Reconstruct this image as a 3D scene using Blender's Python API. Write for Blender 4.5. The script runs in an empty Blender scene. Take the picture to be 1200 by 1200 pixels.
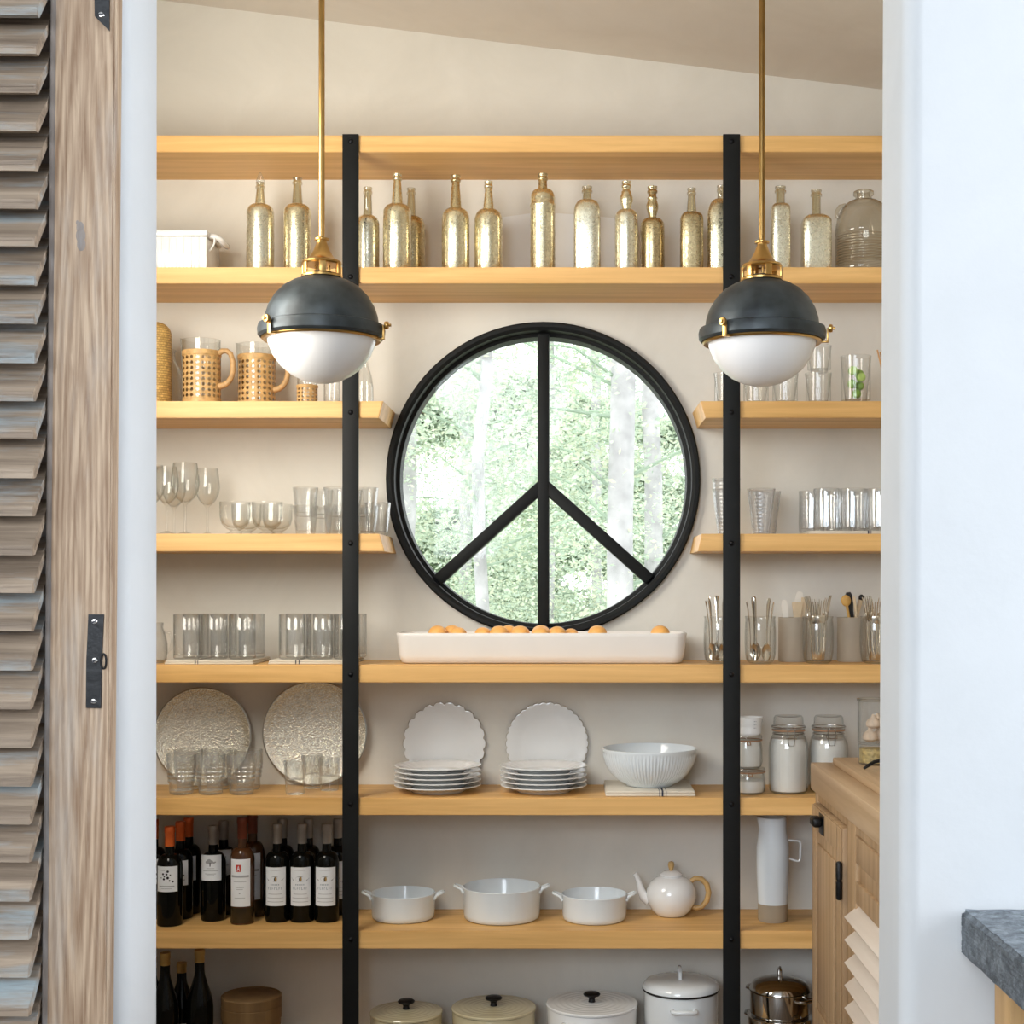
import bpy, bmesh, math, random
from mathutils import Vector, Matrix
random.seed(11)
S = bpy.context.scene
COL = S.collection
PI = math.pi

# ------------------------------------------------------------------ camera, world, lights
FPX, EYE = 1724.0, 1.45                       # focal length in pixels of the 1200 px frame, eye height (m)
cam_d = bpy.data.cameras.new('camera'); cam = bpy.data.objects.new('camera', cam_d); COL.objects.link(cam)
cam.location = (0, 0, EYE); cam.rotation_euler = (PI / 2, 0, 0)
cam_d.sensor_width = 36; cam_d.lens = FPX / 1200 * 36
cam_d.shift_x = -70 / 1200; cam_d.shift_y = 90 / 1200
cam_d.clip_start = 0.05; cam_d.clip_end = 200
S.camera = cam
S.view_settings.view_transform = 'Standard'; S.view_settings.look = 'None'
S.view_settings.gamma = 1; S.view_settings.use_curve_mapping = False
S.view_settings.exposure = 0.0
S.cycles.transparent_max_bounces = 40
S.cycles.max_bounces = 12

w = bpy.data.worlds.new('sky'); S.world = w; w.use_nodes = True
wb = w.node_tree.nodes['Background']; wb.inputs[0].default_value = (0.93, 0.97, 1.0, 1); wb.inputs[1].default_value = 3.0

def area_light(name, loc, target, sx, sy, power, color):
    d = bpy.data.lights.new(name, 'AREA'); d.shape = 'RECTANGLE'; d.size = sx; d.size_y = sy
    d.energy = power; d.color = color
    o = bpy.data.objects.new(name, d); COL.objects.link(o); o.location = loc
    o.rotation_euler = (Vector(target) - Vector(loc)).to_track_quat('-Z', 'Y').to_euler()
    return o
# area lamps for an assumed kitchen window (none is built) and an assumed pantry side window; plus an added side fill
area_light('assumed_kitchen_window_light', (-1.5, -2.3, 2.5), (0.0, 4.0, 1.75), 3.0, 1.6, 172, (0.83, 0.91, 1.0))  # added area lamp before the closed rear wall; its window is only assumed
area_light('kitchen_side_fill_light', (2.95, 1.65, 1.9), (-0.7, 2.25, 1.5), 1.0, 1.8, 105, (0.84, 0.91, 1.0))  # added fill lamp, brightens the doorway jamb that faces it
area_light('assumed_pantry_window_light', (-1.39, 3.05, 2.25), (-0.30, 4.55, 2.05), 0.8, 1.0, 35, (1.0, 0.945, 0.845))  # added area lamp at the assumed pantry side window, out of view
sun_d = bpy.data.lights.new('sun', 'SUN'); sun_d.energy = 1.2; sun_d.angle = 0.05; sun_d.color = (1, .97, .9)
sun = bpy.data.objects.new('sun', sun_d); COL.objects.link(sun); sun.location = (0, 0, 8)
sun.rotation_euler = Vector((0.25, 0.6, -0.9)).to_track_quat('-Z', 'Y').to_euler()

# ------------------------------------------------------------------ helpers
def X(px, y): return (px - 670.0) * y / FPX
def Z(py, y): return EYE - (py - 690.0) * y / FPX
ORD = ['first', 'second', 'third', 'fourth', 'fifth', 'sixth', 'seventh', 'eighth', 'ninth', 'tenth']

class MB:
    def __init__(s): s.v, s.f, s.m = [], [], []
    def add(s, vs, fs, mi=0, M=None):
        b = len(s.v)
        s.v += [tuple(M @ Vector(p)) if M is not None else tuple(p) for p in vs]
        s.f += [tuple(b + i for i in f) for f in fs]; s.m += [mi] * len(fs)
        return s
    def box(s, lo, hi, bev=0.0, mi=0, M=None, seg=2):
        bm = bmesh.new(); bmesh.ops.create_cube(bm, size=1)
        for v in bm.verts:
            v.co = Vector([(lo[i] + hi[i]) / 2 + v.co[i] * (hi[i] - lo[i]) for i in range(3)])
        if bev: bmesh.ops.bevel(bm, geom=bm.edges[:], offset=bev, segments=seg, affect='EDGES', profile=0.5)
        s.bm(bm, mi, M); return s
    def bm(s, bm, mi=0, M=None):
        bm.verts.index_update()
        s.add([v.co[:] for v in bm.verts], [[v.index for v in f.verts] for f in bm.faces], mi, M); bm.free(); return s
    def lathe(s, pr, n=32, mi=0, M=None, mod=None, c=(0, 0, 0)):
        vs, fs, rows = [], [], []
        for r, z in pr:
            if r < 1e-6:
                rows.append([len(vs)]); vs.append((c[0], c[1], c[2] + z))
            else:
                row = []
                for k in range(n):
                    a = 2 * PI * k / n; rr, zz = (r, z) if mod is None else mod(r, z, a)
                    row.append(len(vs)); vs.append((c[0] + rr * math.cos(a), c[1] + rr * math.sin(a), c[2] + zz))
                rows.append(row)
        for A, B in zip(rows, rows[1:]):
            if len(A) == 1 and len(B) == 1: continue
            for k in range(n):
                j = (k + 1) % n
                if len(A) == 1: fs.append((A[0], B[j], B[k]))
                elif len(B) == 1: fs.append((A[k], A[j], B[0]))
                else: fs.append((A[k], A[j], B[j], B[k]))
        return s.add(vs, fs, mi, M)
    def tube(s, pts, r, n=10, mi=0, M=None, flat=1.0, cap=True):
        P = [Vector(p) for p in pts]; R = r if isinstance(r, (list, tuple)) else [r] * len(P)
        vs, fs = [], []; up = None
        for i, p in enumerate(P):
            t = (P[min(i + 1, len(P) - 1)] - P[max(i - 1, 0)]).normalized()
            if up is None: up = t.orthogonal().normalized() if abs(t.y) > .9 else (Vector((0, 1, 0)) - t * t.y).normalized()
            else: up = (up - t * up.dot(t)).normalized()
            sd = t.cross(up)
            for k in range(n):
                a = 2 * PI * k / n
                vs.append(p + up * (R[i] * flat * math.sin(a)) + sd * (R[i] * math.cos(a)))
        for i in range(len(P) - 1):
            for k in range(n):
                j = (k + 1) % n; fs.append((i * n + k, i * n + j, (i + 1) * n + j, (i + 1) * n + k))
        if cap:
            fs.append(tuple(range(n))[::-1]); fs.append(tuple((len(P) - 1) * n + k for k in range(n)))
        return s.add(vs, fs, mi, M)
    def ball(s, c, r, sc=(1, 1, 1), u=16, v=10, mi=0, M=None, wob=0):
        T = Matrix.Translation(c) @ Matrix.Diagonal((r * sc[0], r * sc[1], r * sc[2], 1))
        if M is not None: T = M @ T
        pr = [(math.sin(PI * i / v), -math.cos(PI * i / v)) for i in range(v + 1)]; pr[0] = (0, -1); pr[-1] = (0, 1)
        return s.lathe(pr, u, mi, T, (lambda r_, z_, a: (r_ * (1 + wob * math.sin(3 * a + 5 * z_)), z_)) if wob else None)
    def prism(s, poly, y0, y1, mi=0, M=None):          # polygon in x,z pushed along y
        n = len(poly)
        vs = [(x, y0, z) for x, z in poly] + [(x, y1, z) for x, z in poly]
        fs = [tuple(range(n)), tuple(range(2 * n - 1, n - 1, -1))] + [(i, n + i, n + (i + 1) % n, (i + 1) % n) for i in range(n)]
        return s.add(vs, fs, mi, M)

def mesh_obj(name, mb, mats, parent=None, loc=(0, 0, 0), rot=(0, 0, 0), sharp=38):
    me = bpy.data.meshes.new(name); me.from_pydata(mb.v, [], mb.f)
    mats = mats if isinstance(mats, (list, tuple)) else [mats]
    for m in mats: me.materials.append(m)
    if len(mats) > 1: me.polygons.foreach_set('material_index', mb.m)
    bm = bmesh.new(); bm.from_mesh(me); bmesh.ops.recalc_face_normals(bm, faces=bm.faces[:]); bm.to_mesh(me); bm.free()
    me.polygons.foreach_set('use_smooth', [True] * len(me.polygons)); me.set_sharp_from_angle(angle=math.radians(sharp))
    me.update()
    o = bpy.data.objects.new(name, me); COL.objects.link(o)
    o.location = loc; o.rotation_euler = rot
    if parent is not None: o.parent = parent
    return o
def tag(o, label, cat, group=None, kind=None):
    o['label'] = label; o['category'] = cat
    if group: o['group'] = group
    if kind: o['kind'] = kind
    return o
def thing(name, label, cat, loc=(0, 0, 0), rot=(0, 0, 0), group=None):
    o = bpy.data.objects.new(name, None); COL.objects.link(o); o.location = loc; o.rotation_euler = rot
    o.empty_display_size = 0.02
    return tag(o, label, cat, group)
def struct(name, mb, mat, parent=None, **k):
    o = mesh_obj(name, mb, mat, parent, **k)
    if parent is None: o['kind'] = 'structure'
    return o
def dup(root, loc, label, rot=None, group=None, scale=None):
    def cp(o, par):
        c = o.copy(); COL.objects.link(c); c.parent = par
        for ch in KIDS.get(o.name, []): cp(ch, c)
        return c
    kids(); r = cp(root, None); r.location = loc; r['label'] = label
    if rot is not None: r.rotation_euler = rot
    if group: r['group'] = group
    if scale: r.scale = scale
    return r
KIDS = {}
def kids():
    KIDS.clear()
    for o in COL.objects:
        if o.parent is not None: KIDS.setdefault(o.parent.name, []).append(o)
class Repeat:
    """builds a thing the first time, then copies it with its parts"""
    def __init__(s, maker): s.maker, s.first = maker, None
    def __call__(s, loc, label, group=None, rot=(0, 0, 0), scale=None):
        if s.first is None:
            s.first = o = s.maker(); o.location = loc; o.rotation_euler = rot; o['label'] = label
            if group: o['group'] = group
            if scale: o.scale = scale
            return o
        return dup(s.first, loc, label, rot, group, scale)
def cup(outer, t, base):
    """double wall of a vessel from its outer profile: outside going up, inside coming down"""
    inner = [(max(r - t, 0.001), z) for r, z in outer if z > base + 1e-4 and r > t]
    inner = [(inner[0][0], base)] + inner if inner else []
    rim = outer[-1]
    return list(outer) + [(rim[0] - t * .5, rim[1] + t * .35)] + inner[::-1] + [(0, base)]
def fill(outer, t, base, top):
    """solid content of a vessel up to a height"""
    def rad(z):
        for (r0, z0), (r1, z1) in zip(outer, outer[1:]):
            if z0 <= z <= z1 and z1 > z0: return r0 + (r1 - r0) * (z - z0) / (z1 - z0)
        return outer[-1][0]
    n = 6
    zs = [base + (top - base) * k / n for k in range(n + 1)]
    return [(0, zs[0])] + [(rad(z) - t - .0012, z) for z in zs] + [(0, top + .002)]

# ------------------------------------------------------------------ materials
def mat(name):
    m = bpy.data.materials.new(name); m.use_nodes = True; nt = m.node_tree
    return m, nt, nt.nodes['Principled BSDF'], nt.nodes['Material Output']
def N(nt, t, **k):
    n = nt.nodes.new(t)
    for a, b in k.items(): setattr(n, a, b)
    return n
def rgb(c): return (c[0], c[1], c[2], 1)
def coords(nt, scale, kind='Object'):
    tc = N(nt, 'ShaderNodeTexCoord'); mp = N(nt, 'ShaderNodeMapping'); mp.inputs['Scale'].default_value = scale
    nt.links.new(tc.outputs[kind], mp.inputs[0]); return mp.outputs[0]
def ramp(nt, fac, stops):
    r = N(nt, 'ShaderNodeValToRGB'); e = r.color_ramp.elements
    while len(e) < len(stops): e.new(0.5)
    for q, (p, c) in zip(e, stops): q.position = p; q.color = rgb(c)
    nt.links.new(fac, r.inputs[0]); return r.outputs[0]
def noise(nt, vec, scale, detail=4, rough=.5, dist=0):
    n = N(nt, 'ShaderNodeTexNoise'); n.inputs['Scale'].default_value = scale; n.inputs['Detail'].default_value = detail
    n.inputs['Roughness'].default_value = rough; n.inputs['Distortion'].default_value = dist
    nt.links.new(vec, n.inputs['Vector']); return n.outputs[0]
def bump(nt, bs, h, strength, dist):
    b = N(nt, 'ShaderNodeBump'); b.inputs['Strength'].default_value = strength; b.inputs['Distance'].default_value = dist
    nt.links.new(h, b.inputs['Height']); nt.links.new(b.outputs[0], bs.inputs['Normal'])
def plain(name, c, rough=.5, metal=0, spec=.5, coat=0, var=0.06, vs=8, bmp=0, bscale=60):
    m, nt, b, _ = mat(name)
    b.inputs['Roughness'].default_value = rough; b.inputs['Metallic'].default_value = metal
    b.inputs['Specular IOR Level'].default_value = spec; b.inputs['Coat Weight'].default_value = coat
    v = coords(nt, (1, 1, 1))
    lo = [x * (1 - var) for x in c]; hi = [min(1, x * (1 + var)) for x in c]
    nt.links.new(ramp(nt, noise(nt, v, vs, 3), [(.3, lo), (.7, hi)]), b.inputs['Base Color'])
    if bmp: bump(nt, b, noise(nt, v, bscale, 4), bmp, .004)
    return m
def wood(name, dark, light, axis, rough=.5, fine=22, worn=None, wornamt=.5, bmp=.15, fig=7.0, figmix=.16, rings=None, dist=7, along=.09, soft=1.0):
    m, nt, b, _ = mat(name); b.inputs['Roughness'].default_value = rough
    sc = [fine, fine, fine]; sc[axis] = fine * .045
    v = coords(nt, sc)
    g = noise(nt, v, 1.0, 6, .62, .6)
    sc2 = [fig, fig, fig]; sc2[axis] = fig * along
    v2 = coords(nt, sc2); wv = N(nt, 'ShaderNodeTexWave'); wv.wave_type = 'RINGS'; wv.inputs['Scale'].default_value = .9
    wv.rings_direction = rings or 'XYZ'[axis]
    wv.inputs['Distortion'].default_value = dist; wv.inputs['Detail'].default_value = 3; wv.inputs['Detail Scale'].default_value = .8
    nt.links.new(v2, wv.inputs[0])
    mx = N(nt, 'ShaderNodeMix'); mx.data_type = 'FLOAT'; mx.inputs[0].default_value = figmix
    nt.links.new(g, mx.inputs[2]); nt.links.new(wv.outputs['Fac'], mx.inputs[3])
    col = ramp(nt, mx.outputs[0], [(.5 - .26 * soft, dark), (.5, [(a + c) / 2 for a, c in zip(dark, light)]), (.5 + .22 * soft, light)])
    if worn:
        sc3 = [9, 9, 9]; sc3[axis] = 1.2
        msk = ramp(nt, noise(nt, coords(nt, sc3), 1.6, 6, .7), [(.5, (0, 0, 0)), (.68, (wornamt,) * 3)])
        mm = N(nt, 'ShaderNodeMix'); mm.data_type = 'RGBA'; nt.links.new(msk, mm.inputs[0]); nt.links.new(col, mm.inputs[6]); mm.inputs[7].default_value = rgb(worn)
        col = mm.outputs[2]
    nt.links.new(col, b.inputs['Base Color']); bump(nt, b, mx.outputs[0], bmp, .003)
    return m
def clear(name, tint=(.985, .988, .985), edge=(.72, .74, .72), refl=.55, rough=.03, base=.05, milk=0):
    """thin-walled clear glass: lets light through, mirrors more and darkens towards its edges"""
    m, nt, b, out = mat(name); nt.nodes.remove(b)
    lw = N(nt, 'ShaderNodeLayerWeight'); lw.inputs[0].default_value = .5
    p1 = N(nt, 'ShaderNodeMath', operation='POWER'); p1.inputs[1].default_value = 3.0; nt.links.new(lw.outputs['Facing'], p1.inputs[0])
    tr = N(nt, 'ShaderNodeBsdfTransparent'); gl = N(nt, 'ShaderNodeBsdfGlossy'); gl.inputs['Roughness'].default_value = rough
    nt.links.new(ramp(nt, p1.outputs[0], [(0, tint), (1, edge)]), tr.inputs[0])
    ml = N(nt, 'ShaderNodeMath', operation='MULTIPLY_ADD'); ml.inputs[1].default_value = refl; ml.inputs[2].default_value = base
    nt.links.new(p1.outputs[0], ml.inputs[0])
    mx = N(nt, 'ShaderNodeMixShader'); nt.links.new(ml.outputs[0], mx.inputs[0]); nt.links.new(tr.outputs[0], mx.inputs[1]); nt.links.new(gl.outputs[0], mx.inputs[2])
    if milk:
        d = N(nt, 'ShaderNodeBsdfDiffuse'); d.inputs[0].default_value = (.85, .86, .86, 1); m2 = N(nt, 'ShaderNodeMixShader')
        mm = N(nt, 'ShaderNodeMath', operation='MULTIPLY_ADD'); mm.inputs[1].default_value = milk * 2.5; mm.inputs[2].default_value = milk * .5
        nt.links.new(p1.outputs[0], mm.inputs[0]); nt.links.new(mm.outputs[0], m2.inputs[0])
        nt.links.new(mx.outputs[0], m2.inputs[1]); nt.links.new(d.outputs[0], m2.inputs[2]); mx = m2
    nt.links.new(mx.outputs[0], out.inputs[0])
    return m
def mercury(name, c1, c2, rough=.16, thin=.0):
    m, nt, b, out = mat(name); v = coords(nt, (1, 1, 1))
    b.inputs['Metallic'].default_value = .92; b.inputs['Coat Weight'].default_value = .6; b.inputs['Coat Roughness'].default_value = .04
    h = noise(nt, v, 140, 5, .7, .3); l = noise(nt, v, 14, 4, .6, 1.0)
    mx = N(nt, 'ShaderNodeMath', operation='MULTIPLY_ADD'); mx.inputs[1].default_value = .6; nt.links.new(h, mx.inputs[0])
    m2 = N(nt, 'ShaderNodeMath', operation='MULTIPLY'); m2.inputs[1].default_value = .4; nt.links.new(l, m2.inputs[0]); nt.links.new(m2.outputs[0], mx.inputs[2])
    nt.links.new(ramp(nt, mx.outputs[0], [(.30, c1), (.50, c2)]), b.inputs['Base Color'])
    nt.links.new(ramp(nt, mx.outputs[0], [(.35, (.45,) * 3), (.6, (rough,) * 3)]), b.inputs['Roughness'])
    bump(nt, b, l, .16, .005)
    return m
def wicker(name, dark, light, su, sv):
    m, nt, b, _ = mat(name); b.inputs['Roughness'].default_value = .55
    tc = N(nt, 'ShaderNodeTexCoord'); sp = N(nt, 'ShaderNodeSeparateXYZ'); nt.links.new(tc.outputs['Object'], sp.inputs[0])
    at = N(nt, 'ShaderNodeMath', operation='ARCTAN2'); nt.links.new(sp.outputs[0], at.inputs[0]); nt.links.new(sp.outputs[1], at.inputs[1])
    cb = N(nt, 'ShaderNodeCombineXYZ'); nt.links.new(at.outputs[0], cb.inputs[0]); nt.links.new(sp.outputs[2], cb.inputs[1])
    mp = N(nt, 'ShaderNodeMapping'); mp.inputs['Scale'].default_value = (su, sv, 1); nt.links.new(cb.outputs[0], mp.inputs[0])
    br = N(nt, 'ShaderNodeTexBrick'); br.inputs['Scale'].default_value = 1; br.inputs['Mortar Size'].default_value = .06; br.inputs['Mortar Smooth'].default_value = 1
    br.inputs['Brick Width'].default_value = 1; br.inputs['Row Height'].default_value = .4
    nt.links.new(mp.outputs[0], br.inputs[0])
    br.inputs[1].default_value = rgb(light); br.inputs[2].default_value = rgb([(a + c) / 2 for a, c in zip(dark, light)]); br.inputs[3].default_value = rgb(dark)
    nt.links.new(br.outputs[0], b.inputs['Base Color'])
    iv = N(nt, 'ShaderNodeMath', operation='SUBTRACT'); iv.inputs[0].default_value = 1; nt.links.new(br.outputs[1], iv.inputs[1])
    bump(nt, b, iv.outputs[0], .6, .003)
    return m
def plaster(name, lo, hi, bmp=.12):
    m, nt, b, _ = mat(name); b.inputs['Roughness'].default_value = .8; b.inputs['Specular IOR Level'].default_value = .25
    v = coords(nt, (1, 1, 1.0))
    nt.links.new(ramp(nt, noise(nt, v, 3.2, 7, .62, .8), [(.32, lo), (.66, hi)]), b.inputs['Base Color'])
    bump(nt, b, noise(nt, v, 14, 6, .6), bmp, .01)
    return m

M = {}
M['plaster'] = plaster('warm_plaster', (.71, .685, .625), (.775, .75, .69))
M['white_wall'] = plaster('white_plaster', (.665, .675, .68), (.70, .71, .715), .08)
M['ceiling'] = plaster('ceiling_plaster', (.66, .61, .54), (.71, .66, .59), .03)
M['floor'] = wood('floor_boards', (.10, .07, .045), (.20, .14, .09), 1, .5)
M['oak'] = wood('oak_shelf', (.62, .335, .095), (.92, .57, .22), 0, .48, fine=30, bmp=.05, fig=4, figmix=.10)
M['steel'] = plain('black_steel', (.0065, .0075, .008), .6, .1, .3, var=.2)
M['bolt'] = plain('dark_bolt', (.006, .006, .008), .45, .6)
M['brass'] = plain('aged_brass', (.62, .38, .13), .28, 1, var=.12, vs=20)
M['zinc'] = plain('blackened_zinc', (.055, .066, .073), .42, .5, .5, var=.6, vs=14)
M['opal'] = plain('opal_glass', (.92, .92, .93), .22, 0, .5, var=.01)
M['dark_in'] = plain('dark_socket', (.02, .015, .01), .6)
M['glass'] = clear('clear_glass')
M['pane'] = clear('window_pane_glass', (.98, .985, .98), (.8, .82, .8), .5, base=.012)
M['smoke'] = clear('smoky_glass', (.978, .981, .982), (.66, .68, .69), .6, .03, .08)
M['facet'] = clear('pressed_glass', (.975, .978, .975), (.66, .67, .66), .85, .05, .07, .07)
M['plastic'] = clear('cloudy_plastic', (.95, .95, .95), (.8, .8, .8), .5, .3, .08, .12)
M['gold_glass'] = clear('gold_tinted_glass', (.93, .90, .80), (.42, .34, .20), .85, .05, .16)
M['jug_glass'] = clear('grey_brown_glass', (.90, .88, .82), (.28, .25, .18), .8, .05, .09)
M['merc'] = mercury('mercury_gold', (.26, .19, .085), (.86, .78, .54))
M['merc_pale'] = mercury('mercury_pale', (.36, .31, .18), (.90, .86, .68), .2)
M['merc_deep'] = mercury('mercury_deep', (.12, .08, .035), (.62, .50, .28), .2)
M['silver_tray'] = plain('silver_tray', (.80, .78, .70), .24, 1, var=.28, vs=230, bmp=.8, bscale=230)
M['tray_rim'] = plain('tray_rim', (.45, .42, .36), .3, 1, var=.2)
M['china'] = plain('white_china', (.87, .88, .88), .12, 0, .5, .3, var=.02)
M['blue_china'] = plain('cool_white_china', (.79, .85, .89), .15, 0, .5, .3, var=.02)
M['bisque'] = plain('bisque_rim', (.42, .36, .28), .6, var=.15)
M['tray_white'] = plain('matte_white_ceramic', (.84, .80, .76), .35, 0, .5, var=.02)
M['tan_clay'] = plain('tan_clay', (.40, .33, .24), .7, var=.08)
M['black_iron'] = plain('black_iron', (.006, .006, .007), .45, .3, var=.3, bmp=.3)
M['cream'] = plain('cream_enamel', (.62, .55, .36), .18, 0, .5, .4, var=.05)
M['white_enamel'] = plain('white_enamel', (.82, .86, .88), .12, 0, .5, .4, var=.02)
M['chrome'] = plain('polished_steel', (.55, .53, .50), .1, 1, var=.08)
M['silver'] = plain('silver_cutlery', (.70, .64, .55), .16, 1, var=.12)
M['wine'] = plain('dark_wine_glass', (.003, .0035, .003), .05, 0, .22, 0, var=.1)
M['rose'] = plain('rose_wine', (.075, .030, .012), .05, 0, .4, .1, var=.15)
M['rose_low'] = plain('rose_heel', (.035, .024, .012), .05, 0, .4)
M['paper'] = plain('label_paper', (.88, .91, .95), .6, var=.02)
M['ink'] = plain('label_ink', (.02, .02, .03), .6)
M['grey_ink'] = plain('grey_label_ink', (.42, .43, .46), .6)
M['blue_ink'] = plain('blue_grey_ink', (.30, .36, .44), .6)
M['red'] = plain('red_print', (.60, .06, .04), .5)
M['gold_ink'] = plain('gold_print', (.55, .35, .12), .4, .5)
M['foil_orange'] = plain('orange_foil', (.85, .16, .03), .35, .3)
M['foil_red'] = plain('dark_red_foil', (.20, .045, .02), .4, .2)
M['foil_grey'] = plain('pewter_foil', (.38, .35, .32), .4, .5)
M['foil_gold'] = plain('gold_foil', (.60, .40, .14), .35, .7)
M['linen'] = plain('cream_linen', (.72, .66, .56), .9, var=.06, bmp=.3, bscale=200)
M['stripe'] = plain('navy_stripe', (.03, .035, .06), .9)
M['wicker'] = wicker('golden_wicker', (.22, .11, .02), (.80, .52, .17), 5, 55)
M['cane'] = plain('woven_cane', (.62, .38, .15), .5, var=.25, vs=60, bmp=.4, bscale=150)
M['cane_wrap'] = plain('cane_wrap', (.52, .31, .13), .5, var=.2, vs=70, bmp=.5, bscale=120)
M['apricot'] = plain('apricot_skin', (.90, .44, .12), .5, var=.18, vs=14)
M['flour'] = plain('white_flour', (.80, .78, .74), .95, var=.03, bmp=.2)
M['garlic'] = plain('garlic_skin', (.66, .52, .40), .6, var=.25, vs=30)
M['nuts'] = plain('dried_beans', (.50, .38, .16), .7, var=.4, vs=90, bmp=1, bscale=90)
M['lime'] = plain('lime_skin', (.22, .42, .05), .4, var=.3, vs=40)
M['lime_flesh'] = plain('lime_flesh', (.46, .66, .14), .4, var=.25, vs=60)
M['stick'] = plain('wooden_stick', (.60, .32, .12), .6)
M['pale_wood'] = plain('pale_wood', (.74, .58, .38), .6, var=.1, vs=30)
M['spoon_wood'] = plain('honey_wood', (.62, .36, .10), .6, var=.1, vs=30)
M['bone'] = plain('bone_white_handle', (.90, .85, .76), .4, var=.04)
M['knife'] = plain('black_handle', (.012, .011, .012), .4)
M['crock'] = plain('ribbed_stoneware', (.48, .41, .32), .55, var=.08)
M['bamboo'] = plain('bamboo_handle', (.62, .40, .16), .4, var=.12, vs=40)
M['box_wood'] = wood('dark_box_wood', (.16, .09, .035), (.28, .17, .07), 2, .6, bmp=.1)
M['rubber'] = plain('orange_gasket', (.40, .22, .12), .6)
M['wire'] = plain('clasp_wire', (.45, .43, .40), .25, 1)
M['cab'] = wood('cabinet_oak', (.36, .22, .11), (.58, .40, .23), 2, .55, fine=24, bmp=.12)
M['cab_top'] = wood('cabinet_top_oak', (.42, .27, .14), (.66, .48, .30), 1, .5, fine=22, bmp=.12)
M['slat'] = wood('lit_slat_oak', (.74, .63, .53), (.86, .77, .67), 1, .55, fine=28, bmp=.08)  # lighter than the cabinet oak, standing in for strong light on the slats
M['stile'] = wood('weathered_teak', (.25, .15, .085), (.53, .385, .26), 2, .65, fine=150, worn=(.52, .48, .43), wornamt=.45, bmp=.4, fig=42, figmix=.17, rings='SPHERICAL', dist=3.5, along=.05, soft=.72)
M['bead'] = wood('grey_teak', (.16, .13, .11), (.40, .34, .30), 2, .7, fine=80, worn=(.36, .38, .40), wornamt=.7)
M['louver'] = wood('painted_teak', (.13, .09, .06), (.44, .335, .24), 0, .65, fine=80, worn=(.34, .42, .45), wornamt=.85, bmp=.35, fig=10)
M['stone'] = None
def stone():
    m, nt, b, _ = mat('grey_stone'); b.inputs['Roughness'].default_value = .55; v = coords(nt, (1, 1, 1))
    nt.links.new(ramp(nt, noise(nt, v, 42, 8, .75, .4), [(.3, (.02, .025, .03)), (.48, (.13, .15, .17)), (.72, (.34, .38, .41))]), b.inputs['Base Color'])
    bump(nt, b, noise(nt, v, 55, 8, .7), .8, .006); return m
M['stone'] = stone()
M['leg_wood'] = wood('counter_leg_oak', (.45, .25, .09), (.68, .42, .18), 2, .55)
M['leaf'] = None
def leaf(name, c):
    m, nt, b, out = mat(name); nt.nodes.remove(b)
    d = N(nt, 'ShaderNodeBsdfDiffuse'); t = N(nt, 'ShaderNodeBsdfTranslucent'); x = N(nt, 'ShaderNodeMixShader'); x.inputs[0].default_value = .45
    col = ramp(nt, noise(nt, coords(nt, (1, 1, 1)), 1.8, 4, .6), [(.3, [q * .8 for q in c]), (.7, [min(1, q * 1.25) for q in c])])
    nt.links.new(col, d.inputs[0]); nt.links.new(col, t.inputs[0])
    nt.links.new(d.outputs[0], x.inputs[1]); nt.links.new(t.outputs[0], x.inputs[2]); nt.links.new(x.outputs[0], out.inputs[0]); return m
M['leaf'] = leaf('pale_leaf', (.58, .655, .52)); M['leaf_b'] = leaf('mid_leaf', (.46, .55, .45)); M['leaf_c'] = leaf('yellow_leaf', (.60, .63, .48))
M['bark'] = plain('grey_bark', (.43, .42, .43), .9, var=.3, vs=6, bmp=.6, bscale=20)
M['ground'] = plain('forest_floor', (.30, .34, .22), .95, var=.3, vs=2)
# ------------------------------------------------------------------ setting
YF, YB = 4.39, 4.69            # front and back of the shelves; YB is the back wall
XL, XR = -1.45, 1.18           # pantry side walls
CX, CZ, WR = X(636.5, 4.67), Z(561.5, 4.67), 0.497       # round window
def ceil_z(x): return 3.164 - 0.1235 * x

struct('floor', MB().box((-3.2, -2.6, -.1), (3.2, 4.9, 0)), M['floor'])
mb = MB()
mb.add([(x, y, ceil_z(x) + t) for t in (0, .15) for x, y in ((XL - .2, 2.28), (XR + .2, 2.28), (XR + .2, 4.9), (XL - .2, 4.9))],
       [(0, 1, 2, 3), (4, 5, 6, 7), (0, 1, 5, 4), (1, 2, 6, 5), (2, 3, 7, 6), (3, 0, 4, 7)])
struct('ceiling', mb, M['ceiling'])
struct('ceiling_kitchen', MB().box((-3.2, -2.6, 3.5), (3.2, 2.4, 3.6)), M['white_wall'])
# back wall with the round opening
def holed_wall(x0, x1, z0, z1, y0, y1, cx, cz, r, n=96):
    ang = [2 * PI * k / n for k in range(n)] + [math.atan2(z - cz, x - cx) % (2 * PI) for x in (x0, x1) for z in (z0, z1)]
    ang = sorted(set(round(a, 6) for a in ang)); vs, fs = [], []
    for a in ang:
        c, s = math.cos(a), math.sin(a)
        t = min(((x1 if c > 0 else x0) - cx) / c if abs(c) > 1e-9 else 1e9, ((z1 if s > 0 else z0) - cz) / s if abs(s) > 1e-9 else 1e9)
        for y in (y0, y1): vs += [(cx + r * c, y, cz + r * s), (cx + t * c, y, cz + t * s)]
    k = len(ang)
    for i in range(k):
        a, b = 4 * i, 4 * ((i + 1) % k)
        fs += [(a, a + 1, b + 1, b), (a + 2, b + 2, b + 3, a + 3), (a, b, b + 2, a + 2), (a + 1, a + 3, b + 3, b + 1)]
    return MB().add(vs, fs)
struct('wall_back', holed_wall(XL - .2, XR + .2, 0, 3.6, YB, YB + .17, CX, CZ, WR - .02), M['plaster'])
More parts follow.
